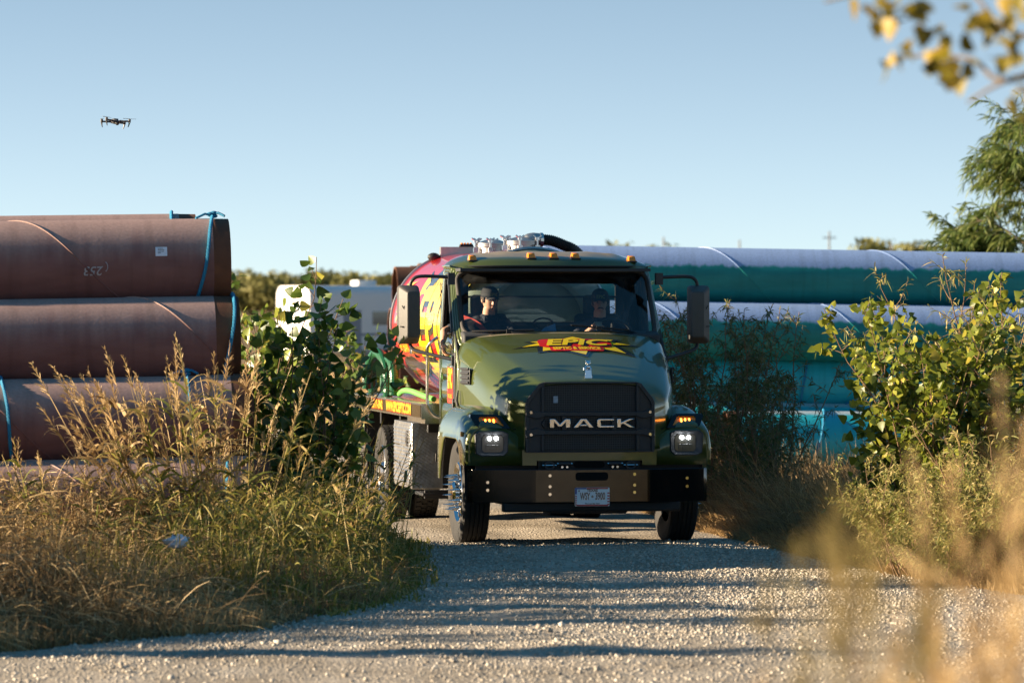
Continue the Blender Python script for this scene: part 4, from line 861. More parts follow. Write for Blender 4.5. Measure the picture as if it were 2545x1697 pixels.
def person(name, label, seat, yaw, headyaw, headpitch, arms, mustache, beard):
    root = empty(name, TRUCK_LOC, TRUCK_RZ); tag(root, label, 'person')
    sx_, sy_, sz_ = seat                               # hips
    S = Matrix.Translation(seat) @ Matrix.Rotation(yaw, 4, 'Z')
    P = lambda x_, y_, z_: S @ Vector((x_, y_, z_))
    b = MB()
    # trunk: elliptical sections from hips to neck
    secs = [(-0.02, 0.155, 0.115, 0.0), (0.10, 0.150, 0.115, 0.015), (0.22, 0.150, 0.115, 0.02), (0.34, 0.168, 0.120, 0.02), (0.44, 0.178, 0.112, 0.02), (0.50, 0.150, 0.088, 0.02), (0.535, 0.085, 0.065, 0.015), (0.555, 0.066, 0.064, 0.005), (0.63, 0.060, 0.062, -0.02)]
    n = 20; b.add([P(rx * math.cos(2 * PI * k / n), dy + ry * math.sin(2 * PI * k / n), z_) for z_, rx, ry, dy in secs for k in range(n)], [(i * n + k, i * n + (k + 1) % n, (i + 1) * n + (k + 1) % n, (i + 1) * n + k) for i in range(len(secs) - 1) for k in range(n)] + [tuple(range(n)), tuple(range((len(secs) - 1) * n, len(secs) * n))])
    for s in (-1, 1):                                  # thighs and shins
        limb(b, [P(s * 0.09, 0, 0.02), P(s * 0.12, -0.24, 0.05), P(s * 0.13, -0.43, 0.03), P(s * 0.13, -0.45, -0.20), P(s * 0.13, -0.44, -0.40)], [0.085, 0.078, 0.062, 0.052, 0.040])
        b.ball(P(s * 0.13, -0.50, -0.43), (0.045, 0.11, 0.04), 6)
    sl = MB()
    sl.add([P(rx * 1.07 * math.cos(2 * PI * k / n), dy + ry * 1.09 * math.sin(2 * PI * k / n), z_) for z_, rx, ry, dy in secs[:7] + [(0.562, 0.064, 0.064, 0.008)] for k in range(n)], [(i * n + k, i * n + (k + 1) % n, (i + 1) * n + (k + 1) % n, (i + 1) * n + k) for i in range(7) for k in range(n)] + [tuple(range(n)), tuple(range(7 * n, 8 * n))])
    for s, (el, wr, hd, pn, cu, sd) in zip((-1, 1), arms):
        sh = P(s * 0.175, 0.015, 0.465); el, wr = Vector(el), Vector(wr); mid = sh.lerp(el, 0.5); fm = el.lerp(wr, 0.45)
        limb(b, [sh, mid, el, fm, wr], [0.052, 0.047, 0.040, 0.039, 0.026]); hand(b, wr, hd, pn, cu, sd)
        limb(sl, [P(s * 0.12, 0.015, 0.49), sh, mid, sh.lerp(el, 0.78)], [0.06, 0.066, 0.062, 0.060])
    H = Matrix.Translation(P(0, -0.035, 0.712)) @ Matrix.Rotation(yaw + headyaw, 4, 'Z') @ Matrix.Rotation(headpitch, 4, 'X')
    # head as one shaped surface: face looks along -Y
    nu, nv = 28, 22; hv = []
    for i in range(nv + 1):
        ph = PI * i / nv; zz = -math.cos(ph); r0 = math.sin(ph)
        for k in range(nu):
            a = 2 * PI * k / nu; x_ = math.sin(a) * r0; y_ = -math.cos(a) * r0; z_ = zz * 0.118
            wx = 0.076 * (1 - 0.26 * max(0, -zz) ** 1.3); wy = 0.096 if y_ > 0 else 0.094 * (1 - 0.10 * max(0, -zz))
            X_, Y_ = x_ * wx, y_ * wy + (0.008 if y_ > 0 else 0)
            if y_ < 0:
                f = max(0, -y_)
                Y_ -= 0.010 * math.exp(-((zz + 0.88) / 0.16) ** 2) * f * math.exp(-(X_ / 0.03) ** 2)      # chin
                Y_ += 0.007 * math.exp(-((zz - 0.02) / 0.12) ** 2) * (math.exp(-((abs(X_) - 0.031) / 0.014) ** 2))  # eye sockets
                Y_ -= 0.005 * math.exp(-((zz - 0.20) / 0.08) ** 2) * f                                     # brow
                Y_ -= 0.005 * math.exp(-((zz + 0.18) / 0.16) ** 2) * math.exp(-((abs(X_) - 0.045) / 0.016) ** 2)  # cheekbones
            if y_ > 0.2 and zz < -0.4: Y_ *= 0.75
            hv.append(H @ Vector((X_, Y_, z_)))
    b.add(hv, [(i * nu + k, i * nu + (k + 1) % nu, (i + 1) * nu + (k + 1) % nu, (i + 1) * nu + k) for i in range(nv) for k in range(nu)])
    h = lambda x_, y_, z_: H @ Vector((x_, y_, z_))
    b.tube([h(0, -0.088, 0.012), h(0, -0.104, -0.020), h(0, -0.112, -0.034), h(0, -0.098, -0.043)], [0.007, 0.010, 0.013, 0.009], 8)
    for s in (-1, 1):
        b.ball(h(s * 0.011, -0.100, -0.037), 0.008, 6); b.ball(h(s * 0.078, 0.012, -0.010), (0.010, 0.018, 0.030), 8)
    b.tube([h(-0.024, -0.086, -0.066), h(0, -0.097, -0.064), h(0.024, -0.086, -0.066)], [0.004, 0.007, 0.004], 6); b.tube([h(-0.020, -0.086, -0.074), h(0, -0.095, -0.075), h(0.020, -0.086, -0.074)], [0.004, 0.007, 0.004], 6)
    body = fuse('body', b, M['skin'], root, 0.0062, 4)
    for s in (-1, 1):
        e = MB(); e.ball(h(s * 0.031, -0.0845, 0.004), (0.012, 0.006, 0.0055), 6); e.build('eye', M['eye'], root); e = MB(); e.tube([h(s * 0.014, -0.093, 0.022), h(s * 0.032, -0.092, 0.026), h(s * 0.050, -0.080, 0.020)], [0.003, 0.0045, 0.003], 5); e.build('eyebrow', M['hair'], root)
    shirt = fuse('shirt', sl, M['shirt'], root, 0.010, 3)
    c_ = MB()
    for s in (-1, 1): c_.add([P(s * 0.066, 0.03, 0.575), P(s * 0.06, -0.055, 0.555), P(s * 0.012, -0.085, 0.50), P(s * 0.075, -0.105, 0.475), P(s * 0.10, -0.02, 0.545)], [(0, 1, 2, 3, 4)])
    c_.build('collar', M['shirt'], root, 0, solid=0.006)
    j = MB()
    for s in (-1, 1): limb(j, [P(s * 0.09, 0.0, 0.02), P(s * 0.12, -0.24, 0.05), P(s * 0.13, -0.44, 0.03), P(s * 0.13, -0.46, -0.20), P(s * 0.13, -0.45, -0.36)], [0.097, 0.088, 0.072, 0.062, 0.056])
    j.ball(P(0, 0, 0.02), (0.175, 0.13, 0.10), 8); fuse('trousers', j, M['jeans'], root, 0.014, 3)
    # hair under the cap, and the cap with its peak
    hr = MB(); prof = [(0.9, -0.25), (1.02, -0.05), (1.045, 0.2), (1.0, 0.5)]
    hr.add([h(0.079 * q * math.sin(a), 0.006 + 0.100 * q * -math.cos(a), 0.118 * z_) for q, z_ in prof for a in [PI * (0.36 + 1.28 * k / 18) for k in range(19)]], [(i * 19 + k, i * 19 + k + 1, (i + 1) * 19 + k + 1, (i + 1) * 19 + k) for i in range(3) for k in range(18)])
    hr.build('hair', M['hair'], root, 60, solid=0.012, off=0.0)
    cp = MB(); lv = [(1.08, 0.22), (1.10, 0.40), (1.06, 0.62), (0.93, 0.85), (0.70, 1.02), (0.38, 1.12), (0.02, 1.15)]
    cp.add([h(0.080 * q * math.sin(a), 0.004 - 0.099 * q * math.cos(a), 0.118 * z_) for q, z_ in lv for a in [2 * PI * k / 28 for k in range(28)]], [(i * 28 + k, i * 28 + (k + 1) % 28, (i + 1) * 28 + (k + 1) % 28, (i + 1) * 28 + k) for i in range(6) for k in range(28)])
    pk = [(-0.078, -0.075), (-0.070, -0.125), (-0.040, -0.160), (0, -0.168), (0.040, -0.160), (0.070, -0.125), (0.078, -0.075)]
    cp.add([h(x_, y_, 0.032 - 3.2 * x_ * x_ + 0.05 * (y_ + 0.1)) for x_, y_ in pk] + [h(x_ * 0.9, -0.07, 0.036 - 3.0 * x_ * x_) for x_, y_ in pk], [(i, i + 1, 8 + i, 7 + i) for i in range(6)])
    cap = cp.build('cap', M['cap'], root, 50, solid=0.005, off=0.0)
    vs, fs = text_geo('EPIC', 0.046, 0.001); t_ = MB(); t_.add([h(v[0], -0.1135 + 5.0 * v[0] ** 2 - 0.0 , 0.062 + v[1]) for v in vs], fs); t_.build('lettering', mat('thread', (0.35, 0.28, 0.05), 0.7) if 'thread' not in M else M['thread'], cap, 0)
    vs, fs = text_geo('EPIC', 0.055, 0.002); t_ = MB(); t_.add([P(0.095 + v[0], -0.128 + 0.9 * (v[0] + 0.095) ** 2 , 0.36 + v[1]) for v in vs], fs); t_.build('lettering', M['yellow'], shirt, 0)
    if mustache:
        mu = MB(); mu.tube([h(-0.030, -0.085, -0.062), h(-0.016, -0.099, -0.053), h(0, -0.104, -0.050), h(0.016, -0.099, -0.053), h(0.030, -0.085, -0.062)], [0.004, 0.0075, 0.007, 0.0075, 0.004], 7); mu.build('moustache', M['hair'], root)
    return root, P
M['thread'] = mat('gold_thread', (0.35, 0.28, 0.05), 0.7)
pa, P1 = person('person', 'young passenger in a dark polo shirt and cap, one arm out of the window', (-0.60, 1.44, 1.69), 0.10, R(8), R(8),
    [((-1.085, 1.22, 2.085), (-1.135, 1.05, 1.965), (0.10, -0.35, -0.93), (1, 0, -0.1), 0.55, 1), ((-0.33, 1.10, 1.93), (-0.27, 0.92, 2.00), (0.3, -1, 0.1), (0, 0, -1), 0.3, -1)], False, False)
dr, P2 = person('person', 'driver with a moustache and black cap, one hand on top of the steering wheel', (0.52, 1.30, 1.665), -0.05, R(-4), R(5),
    [((0.20, 1.12, 1.92), (0.42, 1.03, 2.135), (0.15, -0.85, 0.30), (0, -0.3, -1), 0.85, 1), ((0.86, 1.12, 1.86), (0.80, 0.99, 2.02), (-0.1, -0.8, 0.3), (-0.2, -0.3, -1), 0.8, -1)], True, False)
b = MB(); pts = [P1(-0.19, -0.035, 0.50), P1(-0.10, -0.125, 0.42), P1(0.0, -0.155, 0.30), P1(0.10, -0.15, 0.16), P1(0.16, -0.10, 0.02)]
pp = catmull([P1(-0.34, 0.12, 0.56)] + pts, 5); wv = Vector((0.017, 0, 0.017))
b.add([p - wv for p in pp] + [p + wv for p in pp], [(i, i + 1, len(pp) + i + 1, len(pp) + i) for i in range(len(pp) - 1)]); sb = b.build('seat_belt', M['strap'], T, 0, solid=0.004)

# ------------------------------------------------------------------ hoses lying on the truck's deck
def hose(name, label, path, r, m, ribs=True):
    root_p = Vector(path[0]); b_ = MB()
    b_.tube(path, [r * (1.0 + (0.07 if i % 2 else -0.05)) for i in range(len(path))] if ribs else r, 12)
    o = b_.build(name, m, None, 0 if ribs else 60); o.location = TRUCK_LOC; o.rotation_euler = (0, 0, TRUCK_RZ)
    return tag(o, label, 'hose')
def arc(cy, cz, ry, rz, x_, a0, a1, n, dx=0.0): return [(x_ + dx * i / n, cy + ry * math.cos(R(a0 + (a1 - a0) * i / n)), cz + rz * math.sin(R(a0 + (a1 - a0) * i / n))) for i in range(n + 1)]
hose('suction_hose', 'dark green ribbed suction hose coiled in tall loops on the truck deck by the tank', arc(6.35, 1.39, 0.95, 0.40, -0.98, -8, 188, 110, -0.10) + arc(6.15, 1.39, 0.80, 0.42, -1.08, 180, 0, 100, -0.02)[1:], 0.052, M['hose'])
hose('suction_hose', 'green ribbed hose loop nearest the tank, rising behind the white mirror arm', arc(5.55, 1.39, 0.62, 0.36, -1.00, -5, 185, 90, -0.08), 0.050, M['hose'])
hose('garden_hose', 'smooth light green hose lying in a low arch on the truck deck', catmull([(-1.02, 4.9, 1.37), (-1.06, 4.3, 1.42), (-1.08, 3.6, 1.43), (-1.07, 2.9, 1.40), (-1.02, 2.4, 1.37)], 8), 0.030, M['hose_light'], False)

# ------------------------------------------------------------------ drone
M['drone'] = mat('drone_shell', (0.045, 0.045, 0.05), 0.5)
dr_p = at(287, 303, 46.0); dro = empty('drone', dr_p, R(20)); tag(dro, 'small dark quadcopter drone hovering alone in the sky', 'drone'); dro.rotation_euler = (0, R(4), R(20))
b = MB(); b.ball((0, 0, 0), (0.038, 0.085, 0.026), 10); b.box((0, 0.02, 0.022), (0.05, 0.10, 0.02)); b.box((0, 0.03, 0.0), (0.06, 0.10, 0.035)); b.build('body', M['drone'], dro, bevel=0.004)
b = MB(); b.ball((0, -0.085, -0.022), (0.022, 0.02, 0.02), 8); b.cyl((0, -0.10, -0.022), (0, -0.112, -0.022), 0.012, 10); b.box((0, -0.07, -0.01), (0.02, 0.03, 0.02)); b.build('camera', M['dark'], dro)
for sx in (-1, 1):
    for sy in (-1, 1):
        e = (sx * 0.125, sy * 0.11 if sy < 0 else 0.09, 0.008 if sy < 0 else -0.004)
        b = MB(); b.tube([(sx * 0.02, sy * 0.05, 0.0), (sx * 0.08, e[1] * 0.92, e[2]), e], [0.012, 0.009, 0.010], 8); b.cyl((e[0], e[1], e[2] - 0.012), (e[0], e[1], e[2] + 0.024), 0.014, 10); ar = b.build('arm', M['drone'], dro)
        b = MB()
        for q in (0, 1):
            a = 0.5 + sx + 2 * sy + q * PI; b.box((e[0] + 0.035 * math.cos(a), e[1] + 0.035 * math.sin(a), e[2] + 0.028), (0.07, 0.012, 0.0025), rot=(0.15, 0, a))
        b.build('propeller', M['drone'], ar)
        b = MB(); b.tube([(e[0], e[1], e[2] - 0.01), (e[0] - sx * 0.004, e[1], e[2] - 0.035), (e[0] - sx * 0.012, e[1], e[2] - 0.062)], [0.009, 0.007, 0.004], 6); b.build('landing_leg', M['hose'] if sx > 0 and sy < 0 else M['drone'], ar)

# ------------------------------------------------------------------ pipes
def coated(name, c_lo, c_hi, weather_or_sun, weather_or_sun_at, jag, rough=0.6, streak=0.1):
    # coating: object-space noise, with chalk, dust or a sunlit tone coloured onto the upper side
    m, n, l, b_ = new_mat(name); setp(b_, rough=rough, spec=0.35)
    tc = n.new('ShaderNodeTexCoord'); mp = n.new('ShaderNodeMapping'); mp.inputs['Scale'].default_value = (0.7, 3, 3); l.new(tc.outputs['Object'], mp.inputs[0])
    no = n.new('ShaderNodeTexNoise'); no.inputs['Scale'].default_value = 2.2; no.inputs['Detail'].default_value = 8; no.inputs['Roughness'].default_value = 0.65; l.new(mp.outputs[0], no.inputs[0])
    r = ramp(n, [(0.3, c_lo), (0.72, c_hi)]); l.new(no.outputs[0], r.inputs[0])
    sp = n.new('ShaderNodeSeparateXYZ'); l.new(tc.outputs['Object'], sp.inputs[0])
    m2 = n.new('ShaderNodeMapping'); m2.inputs['Scale'].default_value = (6.0, 0.6, 0.6); l.new(tc.outputs['Object'], m2.inputs[0])
    n2 = n.new('ShaderNodeTexNoise'); n2.inputs['Scale'].default_value = 1.6; n2.inputs['Detail'].default_value = 5; l.new(m2.outputs[0], n2.inputs[0])
    n3 = n.new('ShaderNodeTexNoise'); n3.inputs['Scale'].default_value = 40; n3.inputs['Detail'].default_value = 3; l.new(tc.outputs['Object'], n3.inputs[0])
    ma = n.new('ShaderNodeMath'); ma.operation = 'MULTIPLY_ADD'; ma.inputs[1].default_value = jag; l.new(n2.outputs[0], ma.inputs[0]); l.new(sp.outputs[2], ma.inputs[2])
    mr = n.new('ShaderNodeMapRange'); mr.interpolation_type = 'SMOOTHSTEP'; mr.inputs[1].default_value = weather_or_sun_at[0]; mr.inputs[2].default_value = weather_or_sun_at[1]; l.new(ma.outputs[0], mr.inputs[0])
    mx = n.new('ShaderNodeMix'); mx.data_type = 'RGBA'; l.new(r.outputs[0], mx.inputs[6])
    dr_ = ramp(n, [(0.3, tuple(q * 0.8 for q in weather_or_sun)), (0.7, weather_or_sun)]); l.new(n3.outputs[0], dr_.inputs[0]); l.new(dr_.outputs[0], mx.inputs[7])
    l.new(mr.outputs[0], mx.inputs[0])
    m4 = n.new('ShaderNodeMapping'); m4.inputs['Scale'].default_value = (11, 1.0, 1.0); l.new(tc.outputs['Object'], m4.inputs[0])
    n4 = n.new('ShaderNodeTexNoise'); n4.inputs['Scale'].default_value = 1.0; n4.inputs['Detail'].default_value = 6; l.new(m4.outputs[0], n4.inputs[0])
    r4 = ramp(n, [(0.33, (0.62, 0.60, 0.58)), (0.48, (1, 1, 1)), (0.68, (1, 1, 1)), (0.78, (1.25, 1.22, 1.2))]); l.new(n4.outputs[0], r4.inputs[0])   # dirt runs and rub marks
    m5 = n.new('ShaderNodeMix'); m5.data_type = 'RGBA'; m5.blend_type = 'MULTIPLY'; m5.inputs[0].default_value = 0.32; l.new(mx.outputs[2], m5.inputs[6]); l.new(r4.outputs[0], m5.inputs[7]); l.new(m5.outputs[2], b_.inputs['Base Color'])
    bp = n.new('ShaderNodeBump'); bp.inputs['Strength'].default_value = 0.25; bp.inputs['Distance'].default_value = 0.004; l.new(n3.outputs[0], bp.inputs['Height']); l.new(bp.outputs[0], b_.inputs['Normal'])
    return m
M['fbe'] = coated('brown_pipe_coating', (0.170, 0.072, 0.066), (0.230, 0.108, 0.098), (0.45, 0.30, 0.26), (0.10, 0.46), 0.25)  # pale top is dust, brightened further to carry the sunlit tone
M['teal'] = coated('teal_pipe_coating', (0.008, 0.185, 0.180), (0.018, 0.260, 0.245), (0.31, 0.44, 0.72), (0.185, 0.235), 0.13, 0.45)
M['teal_low'] = coated('teal_pipe_sun_strip', (0.018, 0.38, 0.47), (0.03, 0.47, 0.54), (0.45, 0.55, 0.58), (0.36, 0.40), 0.03, 0.4)  # thin pale strip along the top is sunlight put into the colour
M['rust'] = mat('bare_rusty_steel', (0.135, 0.052, 0.024), 0.8, vary=0.5, vscale=7, bump=0.2, bscale=90)
M['rope'] = mat('blue_rope', (0.012, 0.20, 0.36), 0.75, vary=0.3, vscale=40, bump=0.3, bscale=200)
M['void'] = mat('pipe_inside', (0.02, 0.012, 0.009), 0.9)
M['chalk'] = mat('chalk_writing', (0.36, 0.35, 0.37), 0.9, vary=0.3, vscale=80)
M['label'] = mat('paper_label', (0.72, 0.76, 0.85), 0.6)
PD = 0.813; PR = PD / 2
def pipe(label, group, end, ang, tilt, length, coat_m, cut=0.155, weld=True, phase=0.0, name='steel_pipe', cap_left=False):
    """a pipe whose right (or left) end sits at 'end' and that runs back along its axis; local X is the axis"""
    root = empty(name, end); root.rotation_euler = (0, -tilt, ang); tag(root, label, 'pipe', group)
    sg = 1 if cap_left else -1                         # direction the pipe runs from the end
    Ry = Matrix.Rotation(R(90), 4, 'Y')
    b_ = MB(); b_.lathe([(PR, sg * cut), (PR, sg * (cut + 0.01))] + [(PR, sg * (cut + (length - cut) * i / 6)) for i in range(1, 7)], 72, Ry); b_.build('coating', coat_m, root, 60)
    b_ = MB(); b_.lathe([(PR - 0.002, sg * cut), (PR - 0.006, 0.0), (PR - 0.022, 0.0), (PR - 0.022, sg * 1.2)], 72, Ry); b_.build('bare_end', M['rust'], root, 40)
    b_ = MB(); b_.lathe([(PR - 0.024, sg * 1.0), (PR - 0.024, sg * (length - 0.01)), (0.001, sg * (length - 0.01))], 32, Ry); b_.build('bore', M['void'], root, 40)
    if weld:                                           # spiral weld bead
        b_ = MB(); k = 2.6; pts = []
        n_ = int(length * 34)
        for i in range(n_):
            x_ = sg * (cut + (length - cut) * i / n_); a = phase + x_ * k; pts.append((x_, (PR + 0.001) * math.cos(a), (PR + 0.001) * math.sin(a)))
        b_.tube(pts, 0.0075, 5); b_.build('weld_bead', coat_m, root, 60)
    return root
def rope(label, group, pip, x_, lean=0.0, dz=0.0, knot=False, tail=0.0):
    o_ = Matrix.Translation(pip.location) @ pip.rotation_euler.to_matrix().to_4x4()
    b_ = MB(); n_ = 90
    for st in range(3):                                # three twisted strands
        pts = []
        for i in range(n_):
            a = 2 * PI * i / n_; tw = a * 26 + st * 2 * PI / 3; rr = PR + 0.017 + 0.0075 * math.cos(tw)
            pts.append(o_ @ Vector((x_ + lean * math.sin(a) + 0.0075 * math.sin(tw) + 0.01 * math.sin(3 * a + x_ * 9), rr * math.cos(a), rr * math.sin(a) + dz)))
        b_.tube(pts, 0.0115, 5, closed=True)
    if knot:
        c_ = o_ @ Vector((x_ + lean, 0, PR + 0.03))
        for q in range(4): b_.ball(c_ + Vector((0.02 * math.cos(q * 2), 0.015 * math.sin(q * 2), 0.01 * q - 0.01)), (0.035, 0.022, 0.018), 6)
        b_.tube([c_, c_ + Vector((0.06, -0.02, 0.02)), c_ + Vector((0.12, -0.05, -0.01))], 0.012, 6); b_.tube([c_, c_ + Vector((-0.06, -0.03, 0.01)), c_ + Vector((-0.14, -0.08, -0.03))], 0.011, 6)
    o = b_.build('rope', M['rope'], None, 60); return tag(o, label, 'rope', group)

GB = 'brown coated pipes stacked beside the road'
TB = math.asin(0.0165); AB = R(7.5)
pitch = 0.704
rowsB = [(660, 0, 38.30), (615, 1, 38.70), (574, 2, 39.10), (568, 3, 39.50)]      # right end (photo px), layer, depth of the front pipes
labB = ['lowest brown pipe at the front of the stack, half hidden by grass', 'second brown pipe from the ground, with two blue ropes showing above the grass', 'third brown pipe from the ground, its blue rope looped over the rusty end', 'top front brown pipe, with a white paper label and chalk numbers']
BP = []
for (ex, k, d), lb in zip(rowsB, labB):
    e = at(ex, 0, d); e.z = 0.21 + PR + pitch * k
    BP.append(pipe(lb, GB, e, AB, TB, 11.0, M['fbe'], phase=(0.6, 2.2, 3.85, 0.3)[k]))
deep = ['brown pipe just showing behind the top front pipe, its end set back', 'brown pipe on the third layer behind the front one', 'brown pipe deep on the third layer of the stack', 'brown pipe on the second layer behind the front one', 'brown pipe in the middle of the second layer', 'brown pipe at the back of the second layer', 'brown pipe on the ground behind the front one', 'brown pipe on the ground in the middle of the stack', 'brown pipe on the ground towards the back', 'brown pipe on the ground at the back of the stack']
for lb, (ex, d, q) in zip(deep, ((486, 40.34, 3), (592, 39.92, 2), (575, 40.74, 2), (625, 39.52, 1), (600, 40.34, 1), (610, 41.16, 1), (668, 39.12, 0), (640, 39.94, 0), (650, 40.76, 0), (640, 41.58, 0))):
    e = at(ex, 0, d); e.z = 0.21 + PR + pitch * q + (0.06 if q == 3 else 0); BP.append(pipe(lb, GB, e, AB, TB * (0.9 if q == 3 else 1), 11.0, M['fbe'], weld=q == 3, phase=1.0))
rope('blue rope knotted over the top brown pipe, right of the paper label', 'ropes on the brown pipes', BP[3], -0.235, 0.09, knot=True)
rope('blue rope looped over the rusty end of the third brown pipe', 'ropes on the brown pipes', BP[2], -0.03, 0.06)
rope('blue rope round the second brown pipe, right one behind the tall grass', 'ropes on the brown pipes', BP[1], -0.52, -0.03, knot=True)
rope('blue rope round the second brown pipe at the left edge of the photo', 'ropes on the brown pipes', BP[1], -2.12, -0.05)
rope('blue rope round the lowest brown pipe near its rusty end', 'ropes on the brown pipes', BP[0], -0.36, 0.02)
rope('short blue rope end on the pipe behind the top brown pipe', 'ropes on the brown pipes', BP[4], -0.22, 0.0)
top = BP[3]
def on_pipe(x_, y_, a0, off): a = a0 + y_ / PR; return (x_, -(PR + off) * math.cos(a), (PR + off) * math.sin(a))
b = MB(); b.add([on_pipe(x_, y_, 0.27, 0.003) for y_ in [-0.042 + 0.014 * i for i in range(7)] for x_ in (-0.68, -0.575)], [(2 * i, 2 * i + 1, 2 * i + 3, 2 * i + 2) for i in range(6)]); lb = b.build('paper_label', M['label'], top, 60)
b = MB()
for k, w_ in enumerate((0.05, 0.06, 0.055, 0.03)):
    b.add([on_pipe(x_, 0.025 - 0.014 * k + q, 0.27, 0.005) for q in (0, 0.004) for x_ in (-0.66, -0.66 + w_)], [(0, 1, 3, 2)])
b.build('print_lines', M['ink'], lb, 0)
vs, fs = text_geo('253', 0.115, 0.001, 0.2); b = MB(); decal(b, [(-v[0], -v[1], 0) for v in vs], fs, lambda x_, y_: on_pipe(x_ - 1.235, y_, -0.13, 0.003), step=0.03)
b.tube([on_pipe(-1.14 + 0.03 * math.cos(t), 0.045 * math.sin(t), -0.05, 0.003) for t in [-1.2 + 0.3 * i for i in range(9)]], 0.004, 4); b.build('chalk_writing', M['chalk'], top, 0)

# teal pipes on the right
GT = 'teal coated pipes stacked on the right'
BL = []
labT = ['teal pipe lowest in its stack, behind the dark bushes', 'second teal pipe from the ground, with a pale rope round it', 'third teal pipe from the ground, faded pale blue along its upper half', 'top teal pipe, its faded upper side against the sky']
for k in range(4):
    e = at((1235, 1242, 1228, 1250)[k], 0, 61 + 0.4 * (k % 2)); e.z = 0.22 + PR + pitch * k * 1.0 + 0.06 * (k == 3)
    BL.append(pipe(labT[k], GT, e, R(3.5), -R(0.93), 12.2, M['teal'] if k > 1 else M['teal_low'], phase=(0.2, 1.4, 2.4, 0.5)[k], cap_left=True))
for k in range(4):
    e = at((1245, 1236, 1240, 1238)[k], 0, 61.82 + 0.4 * (k % 2)); e.z = 0.22 + PR + pitch * k
    if k == 3: e.z -= 0.02
    BL.append(pipe('teal pipe hidden behind the %s front pipe of the teal stack' % ('lowest', 'second', 'third', 'top')[k], GT, e, R(3.5), -R(0.93), 12.2, M['teal'], weld=False, cap_left=True))
e = at(1800, 0, 57.5); e.z = 0.14 + PR; BL.append(pipe('single teal pipe on the ground in front of the teal stack', GT, e, R(6), -R(0.6), 7.5, M['teal_low'], cap_left=True, phase=2.0))
rope('blue rope round the second teal pipe, hanging to the dark bush', 'ropes on the teal pipes', BL[1], 4.28, 0.05, knot=True)
rope('blue rope round the single teal pipe lying in front', 'ropes on the teal pipes', BL[8], 1.2, 0.12)
rope('blue rope knotted on the lowest teal pipe', 'ropes on the teal pipes', BL[0], 5.0, 0.05, knot=True)

# rusty pipes standing out behind the tank, open ends facing us
GR = 'rusty pipes behind the tank'
PRR = PR
Ry = Matrix.Rotation(R(90), 4, 'Y')
def rusty(label, ux, d, z_):
    e = at(ux, 0, d); root = empty('steel_pipe', (e.x, d, z_)); root.rotation_euler = (0, 0, R(9)); tag(root, label, 'pipe', GR)
    b_ = MB(); b_.lathe([(PR - 0.028, 0.6), (PR - 0.028, 0), (PR, 0), (PR, 6.0)], 48, Ry); b_.build('steel_wall', M['rust'], root, 40)
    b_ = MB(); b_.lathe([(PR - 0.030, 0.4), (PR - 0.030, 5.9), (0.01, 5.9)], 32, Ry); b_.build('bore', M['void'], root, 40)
for k, (ux, d, dz) in enumerate(((981, 75, 0.0), (1001, 75.85, -0.02), (1020, 76.7, 0.03), (1040, 77.5, 0.08))):
    rusty('rusty pipe in the top row behind the tank, %s open end from the left' % ('first', 'second', 'third', 'fourth')[k], ux, d, 2.60 + dz)
for k, (ux, d) in enumerate(((970, 74.6), (992, 75.4), (1010, 76.3))):
    rusty('rusty pipe one row below the top behind the tank, %s from the left' % ('first', 'second', 'third')[k], ux, d, 1.89)
for k, z_ in enumerate((1.19, 0.48)): rusty('rusty bare pipe in the %s row of the far stack behind the tank' % ('third', 'lowest')[k], (986, 976)[k], (75, 74.6)[k], z_)
# ------------------------------------------------------------------ ground and road
def ground_mat():
    m, n, l, b_ = new_mat('dry_soil'); setp(b_, rough=0.95, spec=0.1)
    tc = n.new('ShaderNodeTexCoord'); a = n.new('ShaderNodeTexNoise'); a.inputs['Scale'].default_value = 0.35; a.inputs['Detail'].default_value = 10; l.new(tc.outputs['Object'], a.inputs[0])
    c = n.new('ShaderNodeTexNoise'); c.inputs['Scale'].default_value = 14; c.inputs['Detail'].default_value = 8; l.new(tc.outputs['Object'], c.inputs[0])
    r = ramp(n, [(0.3, (0.16, 0.115, 0.06)), (0.5, (0.27, 0.20, 0.11)), (0.7, (0.36, 0.27, 0.15))]); l.new(a.outputs[0], r.inputs[0])
    mx = n.new('ShaderNodeMix'); mx.data_type = 'RGBA'; mx.blend_type = 'MULTIPLY'; mx.inputs[0].default_value = 0.6
    r2 = ramp(n, [(0.3, (0.5, 0.48, 0.45)), (0.7, (1, 1, 1))]); l.new(c.outputs[0], r2.inputs[0]); l.new(r.outputs[0], mx.inputs[6]); l.new(r2.outputs[0], mx.inputs[7]); l.new(mx.outputs[2], b_.inputs['Base Color'])
    bp = n.new('ShaderNodeBump'); bp.inputs['Distance'].default_value = 0.05; l.new(c.outputs[0], bp.inputs['Height']); l.new(bp.outputs[0], b_.inputs['Normal']); return m
